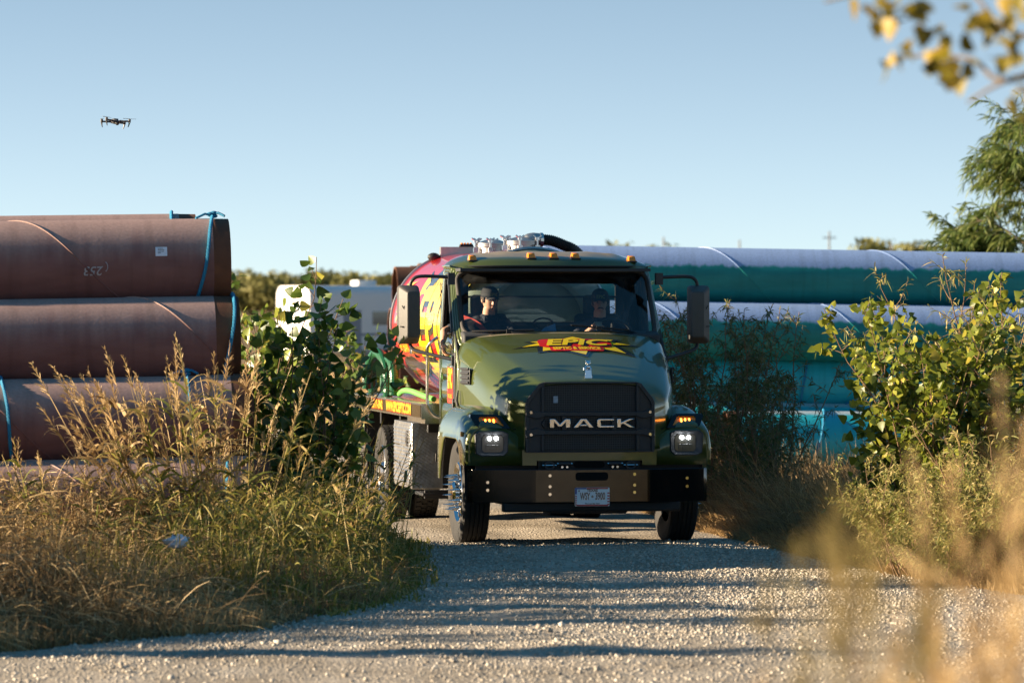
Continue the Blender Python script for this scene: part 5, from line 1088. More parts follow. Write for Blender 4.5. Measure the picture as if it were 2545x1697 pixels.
def road_mat():
    m, n, l, b_ = new_mat('caliche_gravel'); setp(b_, rough=0.9, spec=0.25)
    tc = n.new('ShaderNodeTexCoord')
    v = n.new('ShaderNodeTexVoronoi'); v.inputs['Scale'].default_value = 38; l.new(tc.outputs['Object'], v.inputs['Vector'])
    a = n.new('ShaderNodeTexNoise'); a.inputs['Scale'].default_value = 1.1; a.inputs['Detail'].default_value = 9; l.new(tc.outputs['Object'], a.inputs[0])
    f = n.new('ShaderNodeTexNoise'); f.inputs['Scale'].default_value = 90; f.inputs['Detail'].default_value = 4; l.new(tc.outputs['Object'], f.inputs[0])
    r = ramp(n, [(0.0, (0.36, 0.315, 0.26)), (0.5, (0.48, 0.425, 0.35)), (1.0, (0.60, 0.54, 0.455))]); l.new(v.outputs['Color'], r.inputs[0])
    r2 = ramp(n, [(0.3, (0.62, 0.58, 0.52)), (0.65, (1, 1, 1))]); l.new(a.outputs[0], r2.inputs[0])
    mx = n.new('ShaderNodeMix'); mx.data_type = 'RGBA'; mx.blend_type = 'MULTIPLY'; mx.inputs[0].default_value = 0.7; l.new(r.outputs[0], mx.inputs[6]); l.new(r2.outputs[0], mx.inputs[7])
    mp = n.new('ShaderNodeMapping'); mp.inputs['Scale'].default_value = (1.5, 0.16, 1); mp.inputs['Rotation'].default_value = (0, 0, 0.1); l.new(tc.outputs['Object'], mp.inputs[0])
    w = n.new('ShaderNodeTexNoise'); w.inputs['Scale'].default_value = 1.0; w.inputs['Detail'].default_value = 4; l.new(mp.outputs[0], w.inputs[0])
    r3 = ramp(n, [(0.35, (0.68, 0.66, 0.63)), (0.6, (1.05, 1.04, 1.03))]); l.new(w.outputs[0], r3.inputs[0])      # packed wheel tracks
    m3 = n.new('ShaderNodeMix'); m3.data_type = 'RGBA'; m3.blend_type = 'MULTIPLY'; m3.inputs[0].default_value = 0.8; l.new(mx.outputs[2], m3.inputs[6]); l.new(r3.outputs[0], m3.inputs[7]); l.new(m3.outputs[2], b_.inputs['Base Color'])
    ad = n.new('ShaderNodeMath'); ad.operation = 'MULTIPLY_ADD'; ad.inputs[1].default_value = 0.6; l.new(f.outputs[0], ad.inputs[0]); l.new(v.outputs['Distance'], ad.inputs[2])
    bp = n.new('ShaderNodeBump'); bp.inputs['Distance'].default_value = 0.018; bp.inputs['Strength'].default_value = 0.9; bp.invert = False; l.new(ad.outputs[0], bp.inputs['Height']); l.new(bp.outputs[0], b_.inputs['Normal']); return m
b = MB(); b.add([(-2500, -200, 0), (2500, -200, 0), (2500, 4500, 0), (-2500, 4500, 0)], [(0, 1, 2, 3)]); tag(b.build('ground', ground_mat(), None, 0), 'flat ground of dry soil and straw', 'ground', kind='structure')
LE = [(-30, 25.6), (-9, 27.2), (-5.5, 28.2), (-3.45, 29.2), (-2.6, 30.4), (-1.8, 31.2), (-1.42, 32.7), (-0.95, 34.2), (-0.86, 36), (-0.86, 38.5), (-0.95, 42), (-1.45, 46.8), (-3.0, 55), (-5.6, 70), (-11, 100), (-22, 160)]
RE = [(30, 26.5), (9, 29.5), (6.2, 31.6), (5.0, 33.2), (4.1, 35.2), (3.5, 37.2), (2.7, 41), (2.1, 44.6), (1.75, 48), (0.5, 55), (-1.9, 70), (-7, 100), (-17, 160)]
def resamp(P, n_):
    P = np.array(P, float); s = np.r_[0, np.cumsum(np.linalg.norm(np.diff(P, axis=0), axis=1))]; t = np.linspace(0, s[-1], n_) ** 1.0
    return np.stack([np.interp(t, s, P[:, 0]), np.interp(t, s, P[:, 1])], 1)
rng = np.random.default_rng(5)
def edge_x(P, y): P = np.array(P); i = np.argsort(P[:, 1]); return np.interp(y, P[i, 1], P[i, 0])
def road_z(x, y):                                     # slight crown, ruts and bumps of the track
    q = np.clip((x - edge_x(LE, y)) / (edge_x(RE, y) - edge_x(LE, y)), 0, 1); f = np.sin(q * PI).clip(0, 1) ** 0.5
    f = f * np.clip((y - 26.6) / 1.5, 0, 1)
    return 0.008 + f * (0.018 + 0.009 * np.sin(x * 4.1 + y * 0.4) * np.sin(x * 1.7 + 1) + 0.007 * np.sin(y * 2.1 + x * 5.3) + 0.006 * np.sin(y * 3.7 - x * 2.9))
ysr = np.r_[np.linspace(26.6, 55, 190), np.linspace(56, 160, 60)]
b = MB(); rows = []
for y in ysr:
    x0 = edge_x(LE, y) + rng.normal() * 0.05; x1 = edge_x(RE, y) + rng.normal() * 0.05
    rows.append([(x0 + (x1 - x0) * q, y, float(road_z(x0 + (x1 - x0) * q, y))) for q in np.linspace(0, 1, 49)])
b.add([p for r_ in rows for p in r_], [(i * 49 + j, i * 49 + j + 1, (i + 1) * 49 + j + 1, (i + 1) * 49 + j) for i in range(len(rows) - 1) for j in range(48)])
M['road'] = road_mat(); tag(b.build('gravel_road', M['road'], None, 60), 'pale stony gravel road the truck drives on', 'road', kind='structure')
b = MB(); b.add([(-40, 3, 0.005), (40, 3, 0.005), (40, 26.605, 0.005), (-40, 26.605, 0.005)], [(0, 1, 2, 3)]); tag(b.build('gravel_yard', M['road'], None, 0), 'gravel in the foreground', 'road', kind='structure')
# loose stones
def stones(name, N, ymin, ymax, s0, s1, seed, col0, col1, pw):
    r_ = np.random.default_rng(seed); y = ymin + (ymax - ymin) * r_.random(N) ** pw
    x = edge_x(LE, y) - 0.15 + (edge_x(RE, y) - edge_x(LE, y) + 0.3) * r_.random(N); x = np.clip(x, -5, 5.5)
    ico = bmesh.new(); bmesh.ops.create_icosphere(ico, subdivisions=1, radius=1.0); iv = np.array([v.co[:] for v in ico.verts]); itf = np.array([[v.index for v in f.verts] for f in ico.faces]); ico.free()
    keep = (np.sin(x * 1.9 - y * 0.25 + 0.8 * np.sin(y * 0.5)) + 0.7 * np.sin(x * 0.9 + y * 0.9)) * 0.5 + 0.5 + 0.35 * r_.normal(size=N)
    x = np.where(keep > 0.25, x, x + 0.55 * (1 + r_.random(N))); S = s0 * (s1 / s0) ** (r_.random(N) ** 1.9) * np.where(r_.random(N) > 0.985, 1.8, 1.0); sc = S[:, None] * (0.6 + 0.7 * r_.random((N, 3))); sc[:, 2] *= 0.75
    ang = r_.random(N) * 6.28; jit = 1 + 0.28 * r_.normal(size=(N, len(iv), 1)).clip(-1, 1)
    V = iv[None] * jit * sc[:, None, :]; c_, s_ = np.cos(ang)[:, None], np.sin(ang)[:, None]
    X = V[:, :, 0] * c_ - V[:, :, 1] * s_ + x[:, None]; Y = V[:, :, 0] * s_ + V[:, :, 1] * c_ + y[:, None]; Z = V[:, :, 2] + road_z(x, y)[:, None] + sc[:, 2:3] * 0.35
    VV = np.stack([X, Y, Z], -1).reshape(-1, 3); FF = (np.arange(N)[:, None, None] * len(iv) + itf[None]).reshape(-1, 3)
    return link_mesh(name, np_mesh(name, VV, FF, np.repeat(r_.random(N), len(iv))), STONE)
STONE = leaf_mat('limestone', [(0.0, (0.30, 0.26, 0.21)), (0.5, (0.44, 0.39, 0.32)), (1.0, (0.60, 0.55, 0.47))], 0.9, 0.0, 0.2)
tag(stones('loose_gravel', 80000, 25.5, 43, 0.005, 0.017, 3, 0, 0, 1.7), 'loose pale stones on the road', 'gravel', kind='stuff')

# ------------------------------------------------------------------ vegetation
DRY = leaf_mat('dry_grass', [(0.0, (0.12, 0.068, 0.028)), (0.35, (0.29, 0.18, 0.075)), (0.7, (0.50, 0.34, 0.15)), (1.0, (0.66, 0.49, 0.25))], 0.6, 0.30)
GREENISH = leaf_mat('green_grass', [(0.0, (0.10, 0.125, 0.020)), (0.3, (0.20, 0.21, 0.032)), (0.6, (0.37, 0.29, 0.08)), (1.0, (0.52, 0.37, 0.16))], 0.55, 0.35)
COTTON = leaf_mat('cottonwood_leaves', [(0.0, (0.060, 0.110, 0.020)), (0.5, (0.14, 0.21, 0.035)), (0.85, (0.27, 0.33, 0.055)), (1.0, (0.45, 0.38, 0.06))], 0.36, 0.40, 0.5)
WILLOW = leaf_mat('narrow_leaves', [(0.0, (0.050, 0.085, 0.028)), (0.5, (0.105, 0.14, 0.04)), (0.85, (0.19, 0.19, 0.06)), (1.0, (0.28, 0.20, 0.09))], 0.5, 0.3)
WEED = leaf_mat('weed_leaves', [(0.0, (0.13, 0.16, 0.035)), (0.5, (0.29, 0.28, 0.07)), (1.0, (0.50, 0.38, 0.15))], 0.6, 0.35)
NEARW = leaf_mat('near_weed', [(0.0, (0.10, 0.085, 0.020)), (0.5, (0.20, 0.155, 0.045)), (1.0, (0.30, 0.21, 0.08))], 0.6, 0.35)
GOLD = leaf_mat('autumn_leaves', [(0.0, (0.09, 0.075, 0.008)), (0.5, (0.22, 0.18, 0.010)), (1.0, (0.40, 0.27, 0.03))], 0.45, 0.35)
FEATHER = leaf_mat('feathery_leaves', [(0.0, (0.07, 0.12, 0.03)), (0.5, (0.14, 0.20, 0.05)), (1.0, (0.26, 0.28, 0.08))], 0.5, 0.4)
FAR = leaf_mat('far_tree_leaves', [(0.0, (0.085, 0.098, 0.036)), (0.5, (0.17, 0.17, 0.048)), (1.0, (0.27, 0.24, 0.08))], 0.7, 0.2)
LIT = leaf_mat('sunlit_cottonwood_leaves', [(0.0, (0.095, 0.130, 0.018)), (0.5, (0.21, 0.25, 0.030)), (0.85, (0.38, 0.38, 0.05)), (1.0, (0.52, 0.42, 0.07))], 0.36, 0.40, 0.5)  # yellower, brighter copy of COTTON with the sunlit look put into its colours
BARK = mat('bark', (0.13, 0.095, 0.06), 0.85, vary=0.3, vscale=12)
TWIG = mat('twig', (0.20, 0.12, 0.065), 0.8, vary=0.3, vscale=12)

def blades(vg, x, y, h, w, lean=0.35, droop=0.35, K=4, tint=None, dirx=0.0, z0=0.0):
    r_ = vg.r; N = len(x); a = r_.random(N) * 2 * PI; ln = np.abs(r_.normal(size=N)) * lean
    d = np.stack([np.cos(a) * ln + dirx, np.sin(a) * ln, np.ones(N)], 1)
    base = np.stack([x, y, np.full(N, z0)], 1)
    return vg.strips(base, d, h, w, droop * (0.4 + 1.2 * r_.random(N)), K, 'grass', tint)
def panicles(vg, tips, dirs, n_, L, W, tint=None, spread=0.5, head=0.34):   # feathery seed heads along the last part of each stalk
    r_ = vg.r; m = len(tips); f = r_.random((m, n_)); D = unit(dirs)[:, None, :]
    base = tips[:, None, :] - D * (head * f)[:, :, None]
    sd = unit(r_.normal(size=(m, n_, 3))); dd = D * 0.9 + sd * spread
    vg.strips(base.reshape(-1, 3), dd.reshape(-1, 3), (L * (0.35 + 0.65 * f) * (0.7 + 0.6 * r_.random((m, n_)))).ravel(), W, 0.25, 3, 'leaf', None if tint is None else np.repeat(tint, n_))

# left verge: dry grass mass
def verge():
    vg = Veg(11); r_ = vg.r
    N = 60000
    y = 28.4 + 9.7 * r_.random(N); xl = edge_x(LE, y); x = xl - 0.04 - (xl + 10.5) * r_.random(N) ** 1.25
    inn = np.clip((xl - x) / 3.0, 0, 1) ** 0.85; inn2 = np.clip((y - (28.6 + np.clip(-x - 3.4, 0, 9) * -0.10)) / 1.3, 0, 1)
    patch = 0.75 + 0.35 * np.sin(x * 1.9 + 1.3) * np.sin(y * 1.6) + 0.15 * np.sin(x * 5.1) * np.sin(y * 4.3 + 2)
    h = (0.16 + (0.98 * np.minimum(inn, 0.15 + inn2)) * patch) * (0.5 + 0.6 * r_.random(N)) * np.where((x < -4.6) & (y > 29.3) & (y < 34.8), 1.35, 1.0)  # unseen grass beyond the left edge raised to shade the visible verge
    blades(vg, x, y, h * 1.15, 0.006 + 0.007 * r_.random(N), 0.42, 0.45, 4, np.clip(0.25 + 0.5 * r_.random(N) + 0.2 * np.sin(x * 2.3 + y), 0, 1))
    # broken, criss-cross straw
    N = 11000; y = 28.6 + 9.4 * r_.random(N); xl = edge_x(LE, y); x = xl - 0.1 - (xl + 9.0) * r_.random(N) ** 1.2
    inn = np.clip((xl - x) / 3.0, 0.06, 1); z = (0.05 + 0.85 * r_.random(N)) * inn
    d = r_.normal(size=(N, 3)); d[:, 2] *= 0.45
    vg.strips(np.stack([x, y, z + 0.04], 1), d, 0.18 + 0.4 * r_.random(N), 0.005 + 0.006 * r_.random(N), 0.3, 3, 'stem')
    # tiny seed husks that give the mass its speckle
    N = 16000; y = 28.8 + 9.2 * r_.random(N); xl = edge_x(LE, y); x = xl - 0.15 - (xl + 9.0) * r_.random(N) ** 1.2
    inn = np.clip((xl - x) / 3.0, 0.06, 0.95); z = (0.10 + 0.95 * r_.random(N) ** 0.8) * inn
    vg.strips(np.stack([x, y, z], 1), r_.normal(size=(N, 3)), 0.025 + 0.04 * r_.random(N), 0.012, 0.2, 2, 'leaf', 0.45 + 0.5 * r_.random(N))
    # arching dead stalks with thin heads
    N = 120; y = 33.5 + 4.2 * r_.random(N); x = -4.8 + 2.0 * r_.random(N) - 0.05 * (y - 30); L_ = 1.1 + 0.75 * r_.random(N)
    P = blades(vg, x, y, L_, 0.011, 0.5, 0.35, 8, 0.55 + 0.4 * r_.random(N))
    panicles(vg, P[:, -1], P[:, -1] - P[:, -2], 22, 0.11, 0.007)
    o = vg.build('dry_grass', DRY); tag(o, 'tangled dry brown grass covering the left roadside', 'grass', kind='stuff')
verge()
def verge_green():                                    # greener low grass between the pipes and the road
    vg = Veg(12); r_ = vg.r
    N = 15000; y = 32.6 + 10.2 * r_.random(N); xl = edge_x(LE, y); x = xl + 0.08 - 2.3 * r_.random(N) ** 1.1
    inn = np.clip((xl - x) / 1.1, 0, 1)
    h = (0.10 + 0.60 * inn * (0.7 + 0.4 * np.sin(x * 4 + y * 2.7))) * (0.55 + 0.6 * r_.random(N))
    x = x + r_.normal(size=N) * 0.10
    blades(vg, x, y, h * 1.25, 0.011 + 0.012 * r_.random(N), 0.45, 0.5, 5, np.clip(0.1 + 0.75 * r_.random(N), 0, 1))
    N = 5200; y = 33.0 + 9.0 * r_.random(N); xl = edge_x(LE, y); x = xl - 0.05 - 2.0 * r_.random(N); inn = np.clip((xl - x) / 0.6, 0.1, 1)
    vg.strips(np.stack([x, y, (0.1 + 0.75 * r_.random(N)) * inn], 1), r_.normal(size=(N, 3)) + np.array([0, 0, 0.5]), 0.08 + 0.14 * r_.random(N), 0.013, 0.4, 3, 'leaf', 0.15 + 0.6 * r_.random(N))
    N = 90; y = 35.0 + 6.5 * r_.random(N); xl = edge_x(LE, y); x = xl - 0.1 - 1.0 * r_.random(N); L_ = 0.75 + 0.55 * r_.random(N)
    P = blades(vg, x, y, L_, 0.010, 0.3, 0.2, 7, 0.35 + 0.4 * r_.random(N)); panicles(vg, P[:, -1], P[:, -1] - P[:, -2], 16, 0.08, 0.008)
    N = 26; y = 40.5 + 2.2 * r_.random(N); x = -1.75 + 0.55 * r_.random(N); L_ = 1.0 + 0.6 * r_.random(N)
    P = blades(vg, x, y, L_, 0.012, 0.25, 0.15, 7, 0.3 + 0.4 * r_.random(N), 0.15)
    o = vg.build('roadside_grass', GREENISH); tag(o, 'yellow green grass along the left edge of the road', 'grass', kind='stuff')
verge_green()
def reed_clump(name, label, cx, cy, N, rad, h0, h1, seed, m, lean=0.30, heads=26, dirx=0.0, group=None):
    root = empty(name, (0, 0, 0)); vg = Veg(seed); r_ = vg.r
    a = r_.random(N) * 2 * PI; q = rad * np.sqrt(r_.random(N)); x = cx + q * np.cos(a); y = cy + q * 0.8 * np.sin(a); L_ = h0 + (h1 - h0) * r_.random(N)
    d = np.stack([np.cos(a) * q / rad * lean + r_.normal(size=N) * 0.10 + dirx, np.sin(a) * q / rad * lean * 0.6 + r_.normal(size=N) * 0.08, np.ones(N)], 1)
    P = vg.strips(np.stack([x, y, np.zeros(N)], 1), d, L_, 0.013, 0.10 + 0.15 * r_.random(N), 9, 'stem', 0.55 + 0.4 * r_.random(N))
    # long leaves leaving the stalks at the joints
    nl = 8; k = r_.integers(1, 8, size=(N, nl)); bs = P[np.arange(N)[:, None], k]; aa = r_.random((N, nl)) * 2 * PI
    ld = np.stack([np.cos(aa), np.sin(aa), 0.9 + 0.5 * r_.random((N, nl))], -1)
    vg.strips(bs.reshape(-1, 3), ld.reshape(-1, 3), 0.22 + 0.38 * r_.random(N * nl), 0.019 + 0.011 * r_.random(N * nl), 0.75, 6, 'grass', np.clip(r_.random(N * nl) * 0.95, 0, 1))
    vg.build('stalks', m, root)
    vh = Veg(seed + 1); sel = r_.random(N) < 0.75
    panicles(vh, P[sel, -1], P[sel, -1] - P[sel, -2], heads, 0.13, 0.008, 0.5 + 0.4 * r_.random(sel.sum()), 0.45); vh.build('seed_heads', DRY, root)
    tag(root, label, 'grass', group); return root
reed_clump('tall_grass', 'tall sunlit grass clump with feathery seed heads in front of the brown pipes', -2.45, 36.2, 75, 0.62, 1.2, 2.45, 21, GREENISH, 0.34, 30, -0.06)
reed_clump('tall_grass', 'straw coloured grass clump leaning left, its plumes against the third brown pipe', -2.75, 36.0, 34, 0.35, 1.8, 2.55, 31, DRY, 0.30, 36, -0.16)
reed_clump('tall_grass', 'drier tall grass clump standing left of the sunlit one, in front of the lowest pipe', -3.7, 36.0, 26, 0.5, 0.9, 1.6, 23, GREENISH, 0.40, 24, -0.05)
reed_clump('tall_grass', 'short leafy grass clump under the pipe ends, beside the dark leafy bush', -1.75, 37.4, 60, 0.55, 0.6, 1.15, 25, GREENISH, 0.35, 16, 0.02)
reed_clump('tall_grass', 'thin pale stalks standing by the truck step at the road edge', -1.42, 40.6, 16, 0.25, 0.9, 1.5, 27, GREENISH, 0.22, 10, 0.08)
reed_clump('tall_grass', 'single dark plume standing against the rusty pipe ends', -2.40, 37.9, 5, 0.10, 1.9, 2.3, 29, DRY, 0.08, 60)
# weeds left of the frame that throw the streaks across the road
for k, (x_, y_, n_, h_) in enumerate(((-6.2, 29.0, 130, 2.4), (-6.8, 31.8, 120, 2.6), (-6.0, 33.3, 110, 2.4), (-7.0, 36.0, 120, 2.6), (-6.5, 30.2, 30, 2.1), (-6.8, 34.6, 70, 2.4), (-6.4, 32.5, 40, 2.3))):
    reed_clump('tall_grass', 'tall dry weeds on the verge left of the photo, shading the road', x_, y_, n_, 0.17, h_ * 0.85, h_, 40 + k, DRY, 0.05, 34, group='shade weeds')

def bush(name, label, base, stems, height, lean, seed, leaf, m, leaf_size, n_leaf, twigs=9, twig_len=0.5, droop=0.0, cat='bush', group=None, wob=0.10, grav=0.05, narrow=None, spread=0.15, low=0.12, stem_r=0.014, flutter=0.8, taper=0.5):
    root = empty(name, base); vg = Veg(seed); r_ = vg.r; pts = []; dirs = []; vs_ = Veg(seed + 500)
    for i in range(stems):
        a = r_.random() * 2 * PI; l_ = height * (0.62 + 0.38 * r_.random()) if i else height
        P = branch_paths(r_, (spread * math.cos(a) * r_.random(), spread * math.sin(a) * r_.random(), 0), (lean * math.cos(a), lean * math.sin(a), 1.0), l_, 14, wob, grav)
        vs_.tubes([P], stem_r, stem_r * 0.25, 5)
        for j in range(twigs):
            f = low + (0.97 - low) * (j + r_.random()) / twigs; q = f * 14; k = min(13, int(q)); p = P[k] + (P[k + 1] - P[k]) * (q - k)
            aa = r_.random() * 2 * PI; up = 0.55 + 0.5 * r_.random()
            tp = branch_paths(r_, p, (math.cos(aa), math.sin(aa), up), twig_len * (1.15 - taper * f) * (0.6 + 0.7 * r_.random()), 6, 0.16, -droop)
            vs_.tubes([tp], stem_r * 0.35, stem_r * 0.12, 3)
            for q2 in range(n_leaf):
                g = 0.15 + 0.85 * (q2 + r_.random()) / n_leaf; kk = min(5, int(g * 6)); pp = tp[kk] + (tp[kk + 1] - tp[kk]) * (g * 6 - kk)
                pts.append(pp); dirs.append(unit(tp[kk + 1] - tp[kk]) * 0.5)
        for q2 in range(max(2, n_leaf // 2)): pts.append(P[13] + (P[14] - P[13]) * r_.random()); dirs.append(unit(P[14] - P[13]))
    pts = np.array(pts); dirs = np.array(dirs); N = len(pts); d = unit(dirs + r_.normal(size=(N, 3)) * flutter)
    if narrow: vg.strips(pts, d + np.array([0, 0, -0.1]), leaf_size * (0.6 + 0.8 * r_.random(N)), narrow, 0.35, 4, 'leaf')
    else:
        d[:, 2] -= 0.35; vg.shapes(COTTON_V, COTTON_F, pts + d * leaf_size * 0.5, d, leaf_size * (0.55 + 0.7 * r_.random(N)), np.clip(r_.random(N) ** 1.3 + 0.0, 0, 1))
    vs_.build('stems', TWIG if stem_r < 0.03 else BARK, root); vg.build('foliage', m, root); tag(root, label, cat, group); return root
# left: dark cottonwood saplings by the pipe ends
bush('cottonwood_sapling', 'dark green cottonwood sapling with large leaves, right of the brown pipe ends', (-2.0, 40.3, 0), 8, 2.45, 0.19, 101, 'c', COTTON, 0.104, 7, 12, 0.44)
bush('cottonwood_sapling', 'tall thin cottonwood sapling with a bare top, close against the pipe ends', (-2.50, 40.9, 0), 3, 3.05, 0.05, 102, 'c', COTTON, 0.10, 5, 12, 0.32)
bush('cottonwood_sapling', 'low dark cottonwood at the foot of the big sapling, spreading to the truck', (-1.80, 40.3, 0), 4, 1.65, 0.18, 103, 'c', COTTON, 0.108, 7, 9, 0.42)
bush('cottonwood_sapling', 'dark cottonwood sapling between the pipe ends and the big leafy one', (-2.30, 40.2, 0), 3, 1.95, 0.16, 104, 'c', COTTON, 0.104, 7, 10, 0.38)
bush('shrub', 'pale blurred shrub behind the pipe ends, in front of the white trailer', (-3.05, 54, 0), 6, 2.75, 0.14, 105, 'c', COTTON, 0.10, 6, 9, 0.4)
bush('shrub', 'small sunlit leafy shrub behind the hoses, left of the tank', (-1.95, 54.5, 0), 5, 2.1, 0.10, 106, 'c', COTTON, 0.11, 7, 8, 0.35)
bush('shrub', 'leafy shrub low behind the green hoses and deck', (-1.15, 53.5, 0), 5, 1.6, 0.15, 107, 'c', COTTON, 0.10, 6, 8, 0.35)
bush('cottonwood_sapling', 'extra leafy cottonwood sapling behind the big dark one, shading the front of the hood', (-2.05, 41.45, 0), 7, 2.5, 0.2, 108, 'c', COTTON, 0.105, 8, 12, 0.42)  # added for its leaf shadow on the hood
bush('cottonwood_sapling', 'extra low cottonwood sapling nearest the hood, throwing leaf shadow on it', (-2.1, 41.9, 0), 5, 2.2, 0.08, 109, 'c', COTTON, 0.105, 7, 11, 0.36)  # second sapling added to shade the hood
# right: dark willow-like bush in the truck's shade
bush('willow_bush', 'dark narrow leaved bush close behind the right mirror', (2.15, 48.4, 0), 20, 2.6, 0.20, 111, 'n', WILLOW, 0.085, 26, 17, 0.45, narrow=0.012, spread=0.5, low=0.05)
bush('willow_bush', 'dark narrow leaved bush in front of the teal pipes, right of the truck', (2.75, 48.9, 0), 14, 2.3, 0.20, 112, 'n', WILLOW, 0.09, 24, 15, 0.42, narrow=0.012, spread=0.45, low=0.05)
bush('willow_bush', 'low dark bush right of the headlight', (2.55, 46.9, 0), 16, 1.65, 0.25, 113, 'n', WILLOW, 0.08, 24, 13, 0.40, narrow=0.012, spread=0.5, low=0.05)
# right: sunlit cottonwood and narrow leaved bushes
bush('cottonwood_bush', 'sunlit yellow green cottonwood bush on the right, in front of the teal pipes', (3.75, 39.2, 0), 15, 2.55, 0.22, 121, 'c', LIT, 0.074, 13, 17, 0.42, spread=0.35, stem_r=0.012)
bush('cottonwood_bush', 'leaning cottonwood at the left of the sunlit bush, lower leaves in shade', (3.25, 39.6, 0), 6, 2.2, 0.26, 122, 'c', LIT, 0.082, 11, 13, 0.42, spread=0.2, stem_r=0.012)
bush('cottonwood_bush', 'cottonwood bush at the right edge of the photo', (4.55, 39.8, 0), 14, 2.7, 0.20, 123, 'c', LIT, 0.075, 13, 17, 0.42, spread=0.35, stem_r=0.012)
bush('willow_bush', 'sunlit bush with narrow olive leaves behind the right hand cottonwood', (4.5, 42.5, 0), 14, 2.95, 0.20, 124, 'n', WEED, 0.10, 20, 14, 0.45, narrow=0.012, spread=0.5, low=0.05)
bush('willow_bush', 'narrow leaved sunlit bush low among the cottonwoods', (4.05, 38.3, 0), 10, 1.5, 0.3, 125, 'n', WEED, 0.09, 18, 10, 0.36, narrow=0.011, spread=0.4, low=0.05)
for k, (x_, y_, h_, lb_) in enumerate(((3.45, 37.3, 1.15, 'yellow green ragweed bush at the road edge, tip pointing at the road'), (3.85, 36.9, 1.20, 'wide sunlit weed bush below the cottonwood leaves'), (4.35, 36.4, 1.15, 'sunlit weed bush at the right edge of the photo'), (3.6, 36.3, 0.7, 'low greyish twiggy weed at the edge of the gravel'))):
    bush('weed_bush', lb_, (x_, y_, 0), 22, h_, 0.55, 131 + k, 'n', WEED, 0.048, 28, 13, 0.28, narrow=0.010, spread=0.3, low=0.15, stem_r=0.007, grav=0.02)

def right_grass():
    vg = Veg(61); r_ = vg.r
    N = 30000; y = 37.5 + 11.5 * r_.random(N); xr = edge_x(RE, y); x = xr - 0.12 + 3.2 * r_.random(N) ** 1.2; inn = np.clip((x - xr) / 0.7, 0, 1)
    blades(vg, x, y, (0.30 + 0.95 * inn) * (0.6 + 0.6 * r_.random(N)), 0.006 + 0.005 * r_.random(N), 0.5, 0.75, 6, np.clip(0.1 + 0.6 * r_.random(N), 0, 1), -0.35)
    N = 160; y = 40 + 7 * r_.random(N); xr = edge_x(RE, y); x = xr + 0.2 + 1.6 * r_.random(N)
    P = blades(vg, x, y, 0.9 + 0.5 * r_.random(N), 0.008, 0.45, 0.3, 7, 0.6 + 0.3 * r_.random(N), -0.1); panicles(vg, P[:, -1], P[:, -1] - P[:, -2], 12, 0.07, 0.006)
    tag(vg.build('roadside_grass', DRY), 'long bent dry grass on the right verge, shaded by the truck', 'grass', kind='stuff')
    vg = Veg(62); r_ = vg.r
    N = 9000; y = 32.6 + 5.6 * r_.random(N); xr = edge_x(RE, y); x = xr - 0.1 + 2.4 * r_.random(N) ** 1.1; inn = np.clip((x - xr) / 0.6, 0, 1)
    blades(vg, x, y, (0.15 + 0.55 * inn) * (0.6 + 0.6 * r_.random(N)), 0.006 + 0.005 * r_.random(N), 0.5, 0.6, 5, np.clip(0.3 + 0.6 * r_.random(N), 0, 1), -0.15)
    tag(vg.build('roadside_grass', DRY), 'sunlit dry grass at the right edge of the gravel', 'grass', kind='stuff')
right_grass()
def field():
    vg = Veg(71); r_ = vg.r
    N = 22000; y = 50 + 90 * r_.random(N) ** 1.6; x = -0.02 * y - 5.5 + (r_.random(N) - 0.5) * (9 + 0.12 * y)
    ok = ~((x > edge_x(LE, y)) & (x < edge_x(RE, y))); x, y = x[ok], y[ok]; N = len(x)
    blades(vg, x, y, 0.5 + 0.55 * r_.random(N), 0.02 + 0.015 * r_.random(N), 0.4, 0.4, 3, 0.4 + 0.55 * r_.random(N))
    tag(vg.build('field_grass', DRY), 'golden dry grass of the field behind the truck', 'grass', kind='stuff')
    vg = Veg(72); r_ = vg.r; N = 9000; y = 50 + 12 * r_.random(N); x = 2.5 + 9 * r_.random(N)
    blades(vg, x, y, 0.4 + 0.5 * r_.random(N), 0.012, 0.4, 0.4, 3, 0.2 + 0.6 * r_.random(N)); tag(vg.build('field_grass', DRY), 'dry grass at the foot of the teal pipes', 'grass', kind='stuff')
field()

